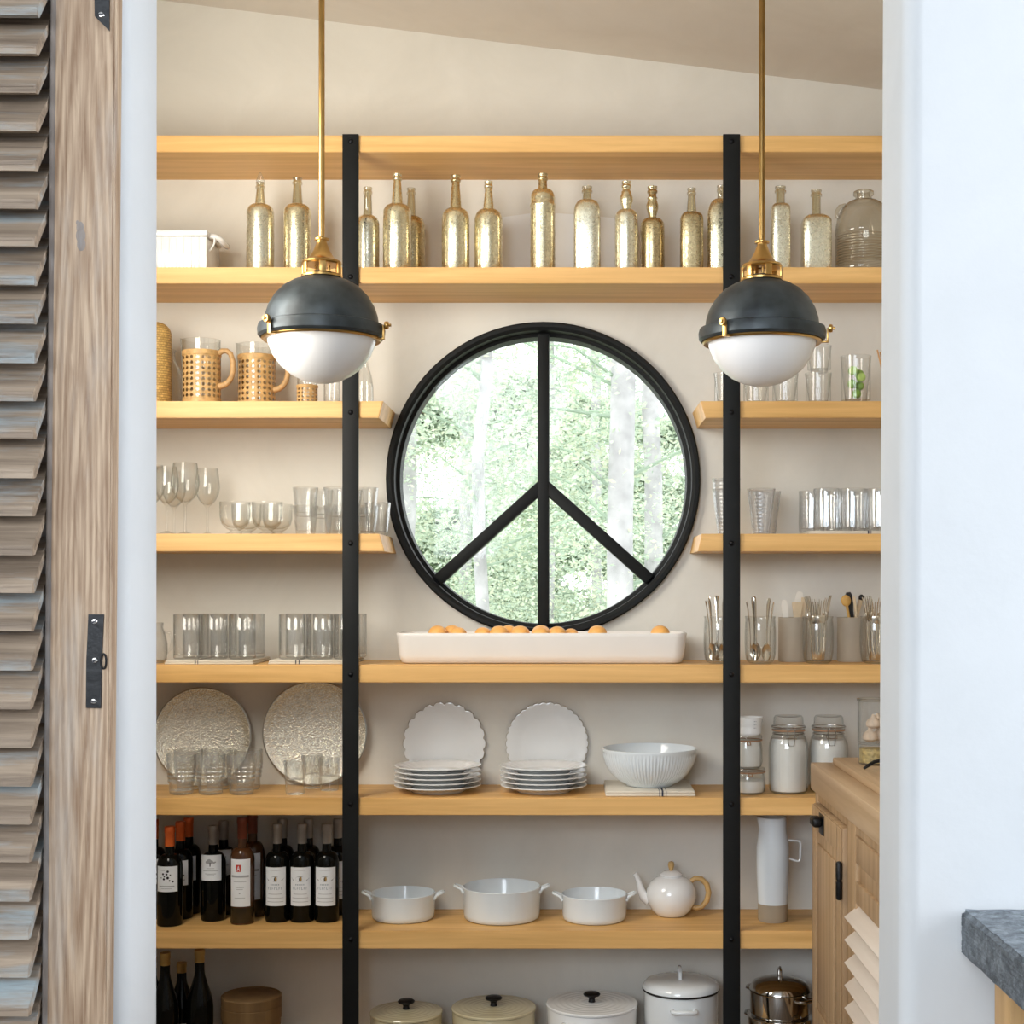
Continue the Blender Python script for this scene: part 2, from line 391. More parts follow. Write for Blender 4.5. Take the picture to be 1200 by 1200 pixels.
mb = MB().box((XL - .12, 2.47, 0), (XL, YB, 1.65)).box((XL - .12, 2.47, 2.80), (XL, YB, 3.5)).box((XL - .12, 2.47, 1.65), (XL, 2.9, 2.80)).box((XL - .12, 3.8, 1.65), (XL, YB, 2.80))  # gap left for the assumed side window
struct('wall_left', mb, M['plaster'])
w2 = struct('assumed_window_2', MB().box((XL - .1, 2.9, 1.65), (XL - .04, 3.8, 1.7)).box((XL - .1, 2.9, 2.75), (XL - .04, 3.8, 2.8)).box((XL - .1, 2.9, 1.7), (XL - .04, 2.95, 2.75)).box((XL - .1, 3.75, 1.7), (XL - .04, 3.8, 2.75)), M['steel'])  # assumed side window, out of view, inferred from light coming from the left
mesh_obj('pane', MB().box((XL - .08, 2.95, 1.7), (XL - .072, 3.75, 2.75)), M['glass'], w2)
struct('wall_right', MB().box((XR, 2.47, 0), (XR + .12, YB, 3.5)), M['plaster'])
# wall between kitchen and pantry, with the opening
D0, D1 = 2.30, 2.465
xl0, xr0 = -.696, .5175
mb = MB(); e = .03
def side(sign, xin, xout):                  # one side of the opening, its corner to the kitchen rounded, the edge a hair out of plumb
    prof = [(xout, D1), (xin, D1)]
    for k in range(7):
        a = k / 6 * PI / 2
        prof.append((xin + sign * (e - e * math.cos(a)), D0 + e - e * math.sin(a)))
    prof += [(xout, D0)]
    n = len(prof); vs = []
    for z in (0, 2.9):
        for x, y in prof: vs.append((x + (.0042 * (z - EYE) if x != xout and sign > 0 else .0006 * (z - EYE)), y, z))
    return vs, [tuple(range(n)), tuple(range(2 * n - 1, n - 1, -1))] + [(i, (i + 1) % n, n + (i + 1) % n, n + i) for i in range(n)]
mb.add(*side(-1, xl0, -3.2)).add(*side(1, xr0, 3.2)).box((-3.2, D0, 2.9), (3.2, D1, 3.6))
struct('wall_front', mb, M['white_wall'], sharp=50)
# kitchen shell behind the camera, closed all round
struct('wall_kitchen_side', MB().box((-3.2, -2.6, 0), (-3.1, 2.3, 3.5)), M['white_wall'])
struct('wall_kitchen_end', MB().box((3.1, -2.6, 0), (3.2, 2.3, 3.5)), M['white_wall'])
struct('wall_kitchen_rear', MB().box((-3.2, -2.7, 0), (3.2, -2.6, 3.5)), M['white_wall'])

# round window with the peace sign bars
R2 = .4610
win = struct('window_1', MB().lathe([(R2 + .012, 0), (R2 + .012, -.022), (R2 + .022, -.03), (WR - .004, -.03), (WR + .002, -.024), (WR + .002, .0), (WR - .021, 0), (WR - .021, .12), (R2, .12), (R2, .035), (R2 + .012, .03), (R2 + .012, 0)], 96,
             M=Matrix.Translation((CX, YB, CZ)) @ Matrix.Rotation(-PI / 2, 4, 'X')), M['steel'])
# lathe axis z turns to +y: negative z comes into the room
hub = Z(568, 4.72); hx = X(637, 4.72)
def bar(x0, z0, x1, z1, wd, name, dp=0):
    d = Vector((x1 - x0, 0, z1 - z0)); L = d.length; T = Matrix.Translation((x0, YB + .028, z0)) @ Matrix.Rotation(-math.atan2(d.z, d.x), 4, 'Y')
    mesh_obj(name, MB().box((0, -.03 + dp, -wd / 2), (L, .03 - dp, wd / 2), .004, M=T), M['steel'], win)
def rim(ang):
    return CX + (R2 + .004) * math.cos(ang), CZ + (R2 + .004) * math.sin(ang)
bar(hx, CZ - R2 - .004, hx, CZ + R2 + .004, .037, 'mullion')
for px_, py_ in ((510, 683), (765.5, 683)):
    dx, dz = X(px_, 4.72) - hx, Z(py_, 4.72) - hub; L = math.hypot(dx, dz); t = 0.3
    while math.hypot(hx + dx / L * t - CX, hub + dz / L * t - CZ) < R2 + .003: t += .002
    s0 = -.004
    bar(hx + dx / L * s0, hub + dz / L * s0, hx + dx / L * t, hub + dz / L * t, .037, 'mullion', .001)
mesh_obj('pane', MB().lathe([(0, 0), (R2 + .001, 0), (R2 + .001, .006), (0, .006)], 96, M=Matrix.Translation((CX, YB + .045, CZ)) @ Matrix.Rotation(-PI / 2, 4, 'X')), M['pane'], win)

# ------------------------------------------------------------------ the wood outside
tag(struct('ground_outside', MB().box((-14, 4.95, -1.3), (14, 40, -1.2)), M['ground']), 'pale forest floor outside the round window', 'ground', kind='structure')
def tree(px, y, r, label, seed, leaves, spread, mats, big=1.0):
    rnd = random.Random(seed); x = X(px, y); z0 = -1.22
    t = thing('forest_tree', label, 'tree', (x, y, z0), group='trees seen through the round window')
    pts = [(rnd.uniform(-.02, .02) * k * .3, 0, k * .6) for k in range(17)]
    tr = MB().tube(pts, [r * (1.15 - .03 * k) for k in range(17)], 14)
    mesh_obj('trunk', tr, M['bark'], t)
    br = MB(); lf = [MB(), MB(), MB()]
    for k in range(22):
        h = rnd.uniform(1.2, 6.5); a = rnd.uniform(0, 2 * PI); L = rnd.uniform(.8, spread)
        p0 = Vector((0, 0, h)); p1 = p0 + Vector((math.cos(a) * L, math.sin(a) * L * .22, rnd.uniform(-.1, .5)))
        br.tube([p0, (p0 + p1) / 2 + Vector((0, 0, .08)), p1], [.012, .008, .003], 5)
        for j in range(leaves // 22):
            s = rnd.random() ** .7; c = p0.lerp(p1, s) + Vector((rnd.gauss(0, .22), max(-.4, min(.4, rnd.gauss(0, .18))), rnd.gauss(0, .14)))
            sz = rnd.uniform(.013, .028) * big; u = Vector((rnd.gauss(0, 1), rnd.gauss(0, 1), rnd.gauss(0, .5))).normalized(); v = u.orthogonal().normalized()
            v = (v + u.cross(v) * rnd.uniform(-1, 1)).normalized()
            nrm = u.cross(v) * sz * .15
            lf[rnd.choice((0, 0, 1, 2))].add([c - u * sz, c + v * sz * .5 + nrm, c + u * sz, c - v * sz * .5 + nrm], [(0, 1, 2, 3)])
    mesh_obj('branch', br, M['leaf_b'], t)
    al = MB()
    for i, q in enumerate(lf): al.add(q.v, q.f, i)
    mesh_obj('foliage', al, mats, t, sharp=180)
LM = [M['leaf'], M['leaf_c'], M['leaf_b']]
tree(727, 8.6, .076, 'thick grey trunked tree outside, seen through the upper pane beside the vertical bar', 1, 5280, 1.5, LM)
tree(764, 12.0, .075, 'slimmer grey tree standing beyond the thick trunk outside the window', 2, 9240, 1.9, LM)
tree(566, 10.3, .045, 'slender pale tree outside behind the diagonal bar over the wine shelf', 3, 9240, 1.8, LM)
tree(472, 13.8, .11, 'pale trunked tree outside at the edge of the window beside the tumbler shelf', 4, 22880, 2.0, LM)
tree(640, 15.7, .07, 'leafy tree outside straight behind the vertical window bar', 5, 30800, 2.4, [M['leaf'], M['leaf_b'], M['leaf_c']])
tree(545, 17.8, .07, 'bushy tree far outside between the slender and the edge tree', 6, 30800, 2.6, [M['leaf_b'], M['leaf'], M['leaf_c']])
for px_, y_, sd, l_ in ((560, 24.0, 8, 'dense hazy tree far outside behind the slender pale tree'), (720, 26.0, 9, 'dense hazy tree far outside behind the thick trunk'), (630, 28.5, 10, 'dense hazy tree farthest outside behind the window bars')):
    tree(px_, y_, .08, l_, sd, 26000, 3.2, [M['leaf'], M['leaf_b'], M['leaf']], 4.2)
tree(700, 20.0, .07, 'bushy tree far outside behind the thick trunk', 7, 30800, 2.6, [M['leaf_b'], M['leaf'], M['leaf_c']])

# ------------------------------------------------------------------ shelves and straps
TOP = {1: 158.5, 2: 313, 3: 470, 4: 625.5, 5: 779, 6: 935, 7: 1091, 8: 1246}
BOT = {1: 178, 2: 332, 3: 489.5, 4: 646, 5: 800, 6: 955.5, 7: 1112, 8: 1260}
SZ = {k: Z(v, YF) for k, v in TOP.items()}
names = {1: 'topmost oak shelf, empty, above the gold bottles', 2: 'long oak shelf carrying the row of gold bottles',
         5: 'oak shelf under the round window carrying the long white tray', 6: 'oak shelf carrying the plate stacks and silver trays',
         7: 'oak shelf carrying wine bottles, white casseroles and teapot', 8: 'lowest board carrying the lidded cooking pots'}
def shelf(poly, label):
    mb = MB(); bm = bmesh.new()
    f = [bm.verts.new((x, YF, z)) for x, z in poly]; g = [bm.verts.new((x, YB - .0005, z)) for x, z in poly]; n = len(poly)
    bm.faces.new(f); bm.faces.new(g[::-1])
    for i in range(n): bm.faces.new((f[i], g[i], g[(i + 1) % n], f[(i + 1) % n]))
    bmesh.ops.recalc_face_normals(bm, faces=bm.faces[:])
    bmesh.ops.bevel(bm, geom=[e for e in bm.edges if abs(e.verts[0].co.y - YF) < 1e-4 and abs(e.verts[1].co.y - YF) < 1e-4], offset=.0022, segments=2, affect='EDGES')
    mb.bm(bm)
    tag(mesh_obj('wooden_shelf', mb, M['oak'], sharp=50), label, 'shelf', 'oak wall shelves')
EX = .0005
for k, l in names.items():
    z0, z1 = Z(BOT[k], YF), SZ[k]
    if k == 8: z0 = 0.0
    shelf([(XL + EX, z0), (XR - EX, z0), (XR - EX, z1), (XL + EX, z1)], l)
for k, a, b, c, d, l in ((3, 449, 444, 821, 827, 'caned pitchers'), (4, 444.5, 450.5, 822.5, 818, 'stemmed wine glasses')):
    z0, z1 = Z(BOT[k], YF), SZ[k]
    shelf([(XL + EX, z0), (X(b, YF), z0), (X(a, YF), z1), (XL + EX, z1)], 'short oak shelf with a slanted end, carrying the ' + l)
    shelf([(X(d, YF), z0), (XR - EX, z0), (XR - EX, z1), (X(c, YF), z1)], 'short oak shelf with a slanted end, carrying the ' + ('lime glass and small tumblers' if k == 3 else 'cloudy cups and tumblers on a cloth'))
for x0, x1, l in ((401.3, 420.3, 'black steel strap on the shelf fronts nearer the wine glasses'), (847.3, 867.3, 'black steel strap on the shelf fronts nearer the oak cabinet')):
    s = tag(mesh_obj('steel_strap', MB().box((X(x0, 4.384), 4.381, 0.0), (X(x1, 4.384), 4.3898, Z(157.3, 4.384)), .0012), M['steel']), l, 'shelf strap', 'black steel shelf straps')
    for py in (165.5, 324, 483, 636.5, 790.5, 942.5, 1101):
        q = (X((x0 + x1) / 2, 4.38), 4.381, Z(py, 4.381))
        mesh_obj('bolt', MB().lathe([(0, .0052), (.004, .0045), (.0072, .002), (.008, 0), (0, 0)], 14, M=Matrix.Translation(q) @ Matrix.Rotation(PI / 2, 4, 'X')), M['bolt'], s)

# ------------------------------------------------------------------ oak cabinet
cx0 = .726; cy0, cy1 = 2.75, 4.385; ct = Z(893, YF); cb = ct - .08
cab = thing('oak_cabinet', 'oak base cabinet with thick top and louvered doors beside the shelves', 'cabinet', (0, 0, 0))
mb = MB().box((cx0 + .02, cy0, .08), (XR - .002, cy1, cb)).box((cx0 + .08, cy0, 0), (XR - .002, cy1, .08))
# face frame: stiles and rails
for a, b in ((4.345, cy1), (3.765, 3.875), (2.75, 2.85)): mb.box((cx0, a, .08), (cx0 + .0199, b, cb), .002)
for a, b in ((.08, .14), (cb - .03, cb)): mb.box((cx0 + .001, cy0 + .1, a), (cx0 + .0199, cy1 - .04, b), .001)
mesh_obj('carcass', mb, M['cab'], cab)
mesh_obj('worktop', MB().box((cx0 - .014, cy0 - .02, cb + .0003), (XR - .002, cy1, ct), .004), M['cab_top'], cab)
# plain door with raised panel, next to the shelves
z0, z1 = .145, cb - .035; ya, yb = 3.88, 4.34
mb = MB().box((cx0 - .012, ya, z0), (cx0 + .018, yb, z1), .002)
dr = mesh_obj('door', mb, M['cab'], cab)
mb = MB()
mb.box((cx0 - .0165, ya + .002, z0 + .002), (cx0 - .0122, ya + .065, z1 - .002), .0015).box((cx0 - .0165, yb - .065, z0 + .002), (cx0 - .0122, yb - .002, z1 - .002), .0015)
mb.box((cx0 - .0165, ya + .065, z0 + .002), (cx0 - .0122, yb - .065, z0 + .09), .0015).box((cx0 - .0165, ya + .065, z1 - .07), (cx0 - .0122, yb - .065, z1 - .002), .0015)
mb.box((cx0 - .020, ya + .10, z0 + .12), (cx0 - .0122, yb - .10, z1 - .10), .006)
mesh_obj('panel_moulding', mb, M['cab'], dr)
hz, hy = Z(966, 4.17), 4.17
mb = MB().box((cx0 - .020, hy - .035, hz - .028), (cx0 - .0166, hy + .035, hz + .028), .001)
mb.box((cx0 - .048, hy - .03, hz - .006), (cx0 - .020, hy + .03, hz + .022), .009, seg=3)
mesh_obj('bin_handle', mb, M['black_iron'], dr)['label'] = 'black iron bin handle'
gz = Z(1031, 3.89)
mesh_obj('hinge', MB().lathe([(0, -.052), (.006, -.05), (.0085, -.046), (.0085, -.003), (.0065, -.001), (.0065, .001), (.0085, .003), (.0085, .046), (.006, .05), (0, .052)], 14, c=(cx0 - .0215, 3.877, gz)), M['black_iron'], cab)
# louvered door
la, lb = 3.05, 3.762
mb = MB()
mb.box((cx0 - .004, lb - .022, .145), (cx0 + .018, lb, cb - .032), .002).box((cx0 - .004, la, .145), (cx0 + .018, la + .06, cb - .032), .002)
lz = Z(1063, 3.74)
mb.box((cx0 - .004, la + .06, lz + .01), (cx0 + .018, lb - .022, lz + .065), .002).box((cx0 + .004, la + .06, lz + .065), (cx0 + .018, lb - .022, cb - .10), .001).box((cx0 - .004, la + .06, cb - .10), (cx0 + .018, lb - .022, cb - .032), .002).box((cx0 - .004, la + .06, .145), (cx0 + .018, lb - .022, .20), .002)
mb.box((cx0 + .0182, la, .145), (cx0 + .0195, lb, lz + .02))
ld = mesh_obj('louvered_door', mb, M['cab'], cab)
mb = MB(); k = 0
while lz - .015 - k * .058 > .24:
    z = lz - .015 - k * .058
    T = Matrix.Translation((cx0 - .006, 0, z)) @ Matrix.Rotation(math.radians(-38), 4, 'Y')
    mb.box((-.028, la + .062, -.006), (.034, lb - .008, .006), .002, M=T); k += 1
mesh_obj('louver_slats', mb, M['slat'], ld)
mb = MB().box((.768, 3.36, ct + .0004), (1.15, 4.33, ct + .021), .004)
bz = ct + .0214
tag(mesh_obj('cutting_board', mb, M['cab_top']), 'thick oak cutting board lying on the cabinet top', 'cutting board')

# ------------------------------------------------------------------ weathered louvered shutter at the door opening
sh = thing('louvered_shutter', 'weathered teak louvered shutter standing open beside the pantry doorway', 'shutter', (-.73, 2.18, EYE), (0, math.radians(.50), 0))
ox = .73
e1 = X(131.2, 2.18) + ox; e0 = X(59.5, 2.18) + ox; bd = X(51.5, 2.18) + ox; zl, zh = .05 - EYE, 2.62 - EYE; xw = -.62
mb = MB().box((e0, 0, zl), (e1 - .0045, .026, zh), .0015)
st = mesh_obj('stile', mb, M['stile'], sh)
mesh_obj('edge_strip', MB().box((e1 - .0043, .0015, zl), (e1, .026, zh), .001), M['stile'], st)
mesh_obj('stile_bead', MB().box((bd, .004, zl), (e0 - .0004, .024, zh), .003), M['bead'], sh)
mesh_obj('stile', MB().box((xw, 0, zl), (xw + .10, .026, zh), .0015), M['stile'], sh)
for za_, zb_ in ((zl, zl + .12), (zh - .05, zh)): mesh_obj('rail', MB().box((xw + .1002, .001, za_), (bd - .0002, .025, zb_), .0015), M['stile'], sh)
mb = MB(); pitch = 45.12 * 2.1355 / FPX; zb = Z(19, 2.1355) - EYE
rnd = random.Random(5)
for k in range(-4, 41):
    z = zb - k * pitch
    if z < zl + .13 or z > zh - .09: continue
    j = rnd.uniform(-.0012, .0012); en = bd - .0015 + rnd.uniform(-.001, .0005)
    sec = [(-.0450, z + j), (-.0445, z + .0135), (.0250, z + .085), (.0300, z + .078), (-.0340, z + .0010)]   # y, z of the slat's section
    n = len(sec)
    vs = [(xw + .101, y, q) for y, q in sec] + [(en, y, q) for y, q in sec]
    mb.add(vs, [tuple(range(n)), tuple(range(2 * n - 1, n - 1, -1))] + [(i, n + i, n + (i + 1) % n, (i + 1) % n) for i in range(n)])
    mb.box((xw + .101, -.0456, z + .0090 + j), (en - .003, -.0440, z + .0103 + j))
mesh_obj('louver_slats', mb, M['louver'], sh, sharp=20)
mesh_obj('gap_shade_board', MB().box((xw + .1002, .034, zl + .05), (bd + .02, .042, zh - .02), .001), M['bead'], sh)  # dark board added behind the slats so their gaps look shaded
def strap_plate(poly): 
    vs = [(x, -.003, z) for x, z in poly] + [(x, -.0002, z) for x, z in poly]; n = len(poly)
    return MB().add(vs, [tuple(range(n)), tuple(range(2 * n - 1, n - 1, -1))] + [(i, n + i, n + (i + 1) % n, (i + 1) % n) for i in range(n)])
def L(px, py):
    x, z = X(px, 2.177) + ox, Z(py, 2.177) - EYE
    a = math.radians(-.5); return x * math.cos(a) + z * math.sin(a), -x * math.sin(a) + z * math.cos(a)
def screws(parent, pts):
    for px, py, rot in pts:
        x, z = L(px, py)
        T = Matrix.Translation((x, -.003, z)) @ Matrix.Rotation(PI / 2, 4, 'X')
        scr = mesh_obj('screw', MB().lathe([(0, .0018), (.0036, .0014), (.0046, 0), (0, 0)], 16, M=T), M['chrome'], parent)
        scr_slot = MB().box((-.0040, -.0008, .0012), (.0040, .0008, .0021), M=T @ Matrix.Rotation(rot, 4, 'Z'))
        scr.data.materials.append(M['ink'])
        n0 = len(scr.data.polygons)
        bm = bmesh.new(); bm.from_mesh(scr.data); off = [bm.verts.new(v) for v in scr_slot.v]
        for f in scr_slot.f: bm.faces.new([off[i] for i in f]).material_index = 1
        bm.to_mesh(scr.data); bm.free()
pl = mesh_obj('latch_plate', strap_plate([L(*p) for p in ((103.5, 720), (121.5, 720), (119, 775), (118, 830), (100.5, 829.5), (101, 775))]), M['black_iron'], sh)
pl['label'] = 'black iron latch plate'
screws(pl, ((110.5, 728.5, .6), (111, 774, .8), (109.5, 822, .1)))
x, z = L(121, 775)
mesh_obj('latch_ring', MB().tube([(x + .004 * math.cos(2 * PI * k / 16), -.002, z + .011 * math.sin(2 * PI * k / 16)) for k in range(17)], .0016, 8), M['black_iron'], pl)
pl = mesh_obj('hinge_plate', strap_plate([L(*p) for p in ((109.5, -60), (128, -60), (128, 36), (111, 19))]), M['black_iron'], sh)
screws(pl, ((118.5, 17, .1), (118.5, -40, .4)))
kx, kz = L(93, 273)
kn = MB()
for dx, dz, r in ((0, .009, .007), (.001, -.003, .009), (.002, -.016, .008), (-.004, .016, .003)):
    kn.lathe([(0, .0006), (r * .9, .0005), (r, 0), (0, -.0002)], 18, M=Matrix.Translation((kx + dx, 0, kz + dz)) @ Matrix.Rotation(PI / 2, 4, 'X') @ Matrix.Diagonal((.8, 1.25, 1, 1)))
mesh_obj('wood_filler', kn, M['bead'], st)['label'] = 'grey filler patch over an old screw hole'

# ------------------------------------------------------------------ stone counter at the kitchen side
sl = thing('stone_counter', 'rough grey stone countertop corner on an oak leg against the white wall', 'counter', (0, 0, 0))
sx = X(1125.5, 2.297); st_, sb_ = Z(1065, 2.297), Z(1119, 2.297)
bm = bmesh.new(); bmesh.ops.create_cube(bm, size=1)
for v in bm.verts: v.co = Vector((sx + .45 + v.co.x * .9, 1.9735 + v.co.y * .647, (st_ + sb_) / 2 + v.co.z * (st_ - sb_)))
bmesh.ops.bevel(bm, geom=bm.edges[:], offset=.006, segments=3, affect='EDGES')
bmesh.ops.subdivide_edges(bm, edges=[e for e in bm.edges if e.calc_length() > .04], cuts=40, use_grid_fill=True)
rnd = random.Random(3)
for v in bm.verts: v.co += Vector((rnd.gauss(0, .0006), min(0, rnd.gauss(0, .0006)), rnd.gauss(0, .0006)))
mesh_obj('stone_top', MB().bm(bm), M['stone'], sl, sharp=60)
lx0, lx1 = X(1174, 2.2), X(1236, 2.2)
mesh_obj('leg', MB().box((lx0, 2.16, 0), (lx1, 2.24, sb_ - .002), .003), M['leg_wood'], sl)
mesh_obj('leg', MB().box((lx0, 1.70, 0), (lx1, 1.78, sb_ - .002), .003), M['leg_wood'], sl)
# ------------------------------------------------------------------ pendant lamps
def make_pendant():
    t = thing('pendant_lamp', '', 'pendant lamp', group='brass and zinc pendant lamps')
    # origin: centre of the shade's lower rim
    dome = [(.1395, -.012), (.1455, -.006), (.1465, .008), (.1440, .018), (.1385, .020), (.131, .022), (.1295, .036), (.1285, .042), (.122, .062), (.108, .086), (.088, .107), (.066, .120), (.046, .1265), (.044, .1285), (0, .1285)]
    inner = [(0, .122), (.044, .121), (.084, .102), (.104, .082), (.122, .050), (.128, .02), (.134, -.004)]
    mesh_obj('shade', MB().lathe([(0, .1285)] + dome[::-1][1:] + inner[::-1] + [(0, .1215)], 64), M['zinc'], t)
    mesh_obj('glass_bowl', MB().lathe([(0, -.1150), (.020, -.1140), (.045, -.1075), (.070, -.0950), (.094, -.0755), (.112, -.0500), (.1225, -.0240), (.1255, -.012), (.1225, -.010), (.108, -.05), (.06, -.098), (0, -.112)], 64), M['opal'], t)
    mesh_obj('trim_ring', MB().lathe([(.1262, -.016), (.1345, -.0175), (.1375, -.014), (.1365, -.0095), (.1262, -.008), (.1262, -.016)], 64), M['brass'], t)
    for k, a in enumerate((-41, 79, 199)):
        a = math.radians(a); T = Matrix.Rotation(a, 4, 'Z')     # 0 faces the camera (-y)
        mb = MB().box((-.006, -.1515, -.0165), (.006, -.1475, .014), .001, M=T).box((-.006, -.1515, -.0185), (.006, -.135, -.0150), .001, M=T)
        mb.lathe([(0, .014), (.0035, .014), (.0035, .009), (.0085, .008), (.0095, .004), (.0085, 0), (.004, -.001), (0, -.001)], 16, M=T @ Matrix.Translation((0, -.1525, .014)) @ Matrix.Rotation(PI / 2, 4, 'X'))
        mesh_obj('thumb_screw', mb, M['brass'], t)
    mb = MB().lathe([(.030, .1287), (.0475, .1287), (.0475, .1335), (.044, .136), (.030, .136), (.030, .1287)], 40)
    mb.lathe([(.010, .158), (.043, .158), (.0465, .161), (.045, .166), (.034, .170), (.027, .178), (.019, .192), (.0135, .206), (.0115, .212), (.0115, .2145), (.017, .2155), (.017, .2195), (.0115, .2205), (.0080, .223), (0, .223)], 40)
    for k in range(6):
        T = Matrix.Rotation(k * PI / 3 + .22, 4, 'Z'); mb.box((-.0075, -.0465, .1350), (.0075, -.0425, .1600), .0008, M=T)
    for k in range(3):
        T = Matrix.Rotation(k * 2 * PI / 3 + .5, 4, 'Z'); mb.lathe([(.0028, .13), (.0028, .16)], 8, M=T @ Matrix.Translation((.018, 0, 0)))
    mesh_obj('cap_gallery', mb, M['brass'], t)
    mesh_obj('lamp_socket', MB().lathe([(0, .1288), (.024, .1288), (.024, .142), (0, .142)], 20), M['dark_in'], t)
    return t
pend = Repeat(make_pendant)
for px, py, lab in ((377, 391, 'pendant lamp with zinc dome and white glass bowl, over the caned pitchers'), (893, 394.5, 'pendant lamp with zinc dome and white glass bowl, over the small tumblers')):
    y = 3.4; x, z = X(px, y), Z(py, y)
    o = pend((x, y, z), lab)
    top = ceil_z(x) - z
    mesh_obj('rod', MB().lathe([(0, .2215), (.0070, .2215), (.0070, top - .02), (.055, top - .018), (.058, top - .002), (0, top - .001)], 20), M['brass'], o)

# ------------------------------------------------------------------ gold bottles, second shelf
z2 = SZ[2]
GB = 'old gold bottles on the second shelf'
def gold_bottle(px, top, wd, sh, nb, nbw, ntw, y, body, neck, label, sq=2.0, flat=1.0, lip=1, bulb=False, ring=False, stopper=False):
    s = y / FPX; H = Z(top, y) - z2; R = wd * s / 2; zs, zn = Z(sh, y) - z2, Z(nb, y) - z2; r0, r1 = nbw * s / 2, ntw * s / 2
    t = thing('glass_bottle', label, 'bottle', (X(px, y), y, z2 + .0002), group=GB)
    md = None
    if sq > 2:
        def md(r, z, a):
            k = 1 / ((abs(math.cos(a)) ** sq + abs(math.sin(a)) ** sq) ** (1 / sq)); f = min(1, max(0, (r - r0) / max(R - r0, 1e-5)))
            return r * (1 + (k - 1) * f), z
    bp = [(0, .004), (R * .72, .002), (R * .93, 0), (R, .006)]
    if ring: bp += [(R, zs - .028), (R * 1.04, zs - .025), (R * 1.04, zs - .019), (R, zs - .016)]
    bp += [(R, zs - .004)]
    for k in range(1, 9):
        q = k / 9 * PI / 2; bp.append((r0 + (R - r0) * math.cos(q) ** .9, zs + (zn - zs) * math.sin(q) ** 1.05))
    bp += [(r0, zn)]
    T = Matrix.Diagonal((1, flat, 1, 1))
    mesh_obj('body', MB().lathe(bp + [(0, zn)], 48, M=T, mod=md), body, t, sharp=60)
    hl = H if not stopper else H - .034
    npf = [(r0 - .0003, zn + .0003)]
    if bulb: npf += [(r0, zn + .008), (r0 * 1.45, zn + (hl - zn) * .30), (r0 * 1.5, zn + (hl - zn) * .42), (r0 * 1.1, zn + (hl - zn) * .58), (r1 * 1.3, zn + (hl - zn) * .64), (r1, zn + (hl - zn) * .68)]
    npf += [(r1, hl - .021), (r1 * 1.28, hl - .019), (r1 * 1.28, hl - .013), (r1 * 1.05, hl - .011), (r1 * 1.05, hl - .007), (r1 * 1.22, hl - .005), (r1 * 1.2, hl), (r1 * .8, hl)] if lip else [(r1, hl), (r1 * .8, hl)]
    npf += [(r1 * .78, hl - .01), (r0 * .8, zn + .004)]
    mesh_obj('neck', MB().lathe(npf, 28), neck, t, sharp=60)
    if stopper: mesh_obj('stopper', MB().lathe([(0, hl + .0003), (r1 * 1.0, hl + .0003), (r1 * 1.15, hl + .005), (r1 * .9, hl + .012), (r1 * .45, hl + .026), (0, hl + .034)], 20), M['facet'], t)
mm, mp, mdp, gg, sg = M['merc'], M['merc_pale'], M['merc_deep'], M['gold_glass'], M['merc_deep']
gold_bottle(305, 201, 32, 250, 240, 13, 8.5, 4.51, mp, gg, 'pale gold bottle with a pointed clear stopper, beside the white ribbed dish', stopper=True)
gold_bottle(348.5, 209, 32, 250, 240, 13, 9, 4.51, mm, gg, 'gold bottle with tapering neck, between the stoppered bottle and the lamp rod', lip=1)
gold_bottle(431, 220, 27, 264, 253, 11, 8.5, 4.51, mp, gg, 'pale gold slim bottle half tucked behind the strap')
gold_bottle(465.5, 204, 33, 250, 240, 14, 8.5, 4.49, mm, mm, 'tall bright gold bottle standing just before a darker one')
gold_bottle(482, 221, 32, 266, 254, 12, 8.5, 4.585, mdp, gg, 'dark gold bottle half hidden behind the tall bright one')
gold_bottle(534, 206, 32.5, 256, 245, 14, 9, 4.50, mm, mdp, 'gold bottle with dark sloping shoulders, third bottle past the strap with a ringed lip')
gold_bottle(572.5, 213, 33, 259, 246, 13.5, 8, 4.50, mm, mm, 'gold bottle with short dark lip, next to the leaning white platter')
gold_bottle(636, 204, 29, 233, 222, 11, 9.5, 4.50, mm, mdp, 'straight gold bottle with a ridged shoulder, in front of the white platter', ring=True)
gold_bottle(688, 219, 31, 249, 234, 11, 10, 4.50, mp, gg, 'blotchy pale gold flask with short neck and sloping shoulders', sq=3.2, flat=.6)
gold_bottle(734, 213, 27, 256, 246, 10.5, 9, 4.49, mp, mm, 'pale gold bottle with a bulging neck', bulb=True)
gold_bottle(764.5, 219, 28.5, 265, 256, 9.5, 9.5, 4.52, mdp, mdp, 'dark gold bottle with an ornate stepped neck', bulb=True)
gold_bottle(810.5, 221, 27, 258, 249, 12, 8.5, 4.50, mdp, gg, 'squarish bottle with raised lettering texture and clear neck', sq=4, flat=.9)
gold_bottle(845, 218, 33, 256, 233, 9, 8, 4.52, mm, gg, 'gold flask with sloping shoulders half behind the strap', sq=3, flat=.6)
gold_bottle(914.5, 219, 22, 246, 239, 11, 10.5, 4.50, mp, gg, 'slim square clear gold bottle beside the lamp rod', sq=5)
gold_bottle(956.5, 223, 34, 262, 252, 11, 10.5, 4.50, mp, gg, 'broad square gold bottle next to the big ribbed jug', sq=6, flat=.8)
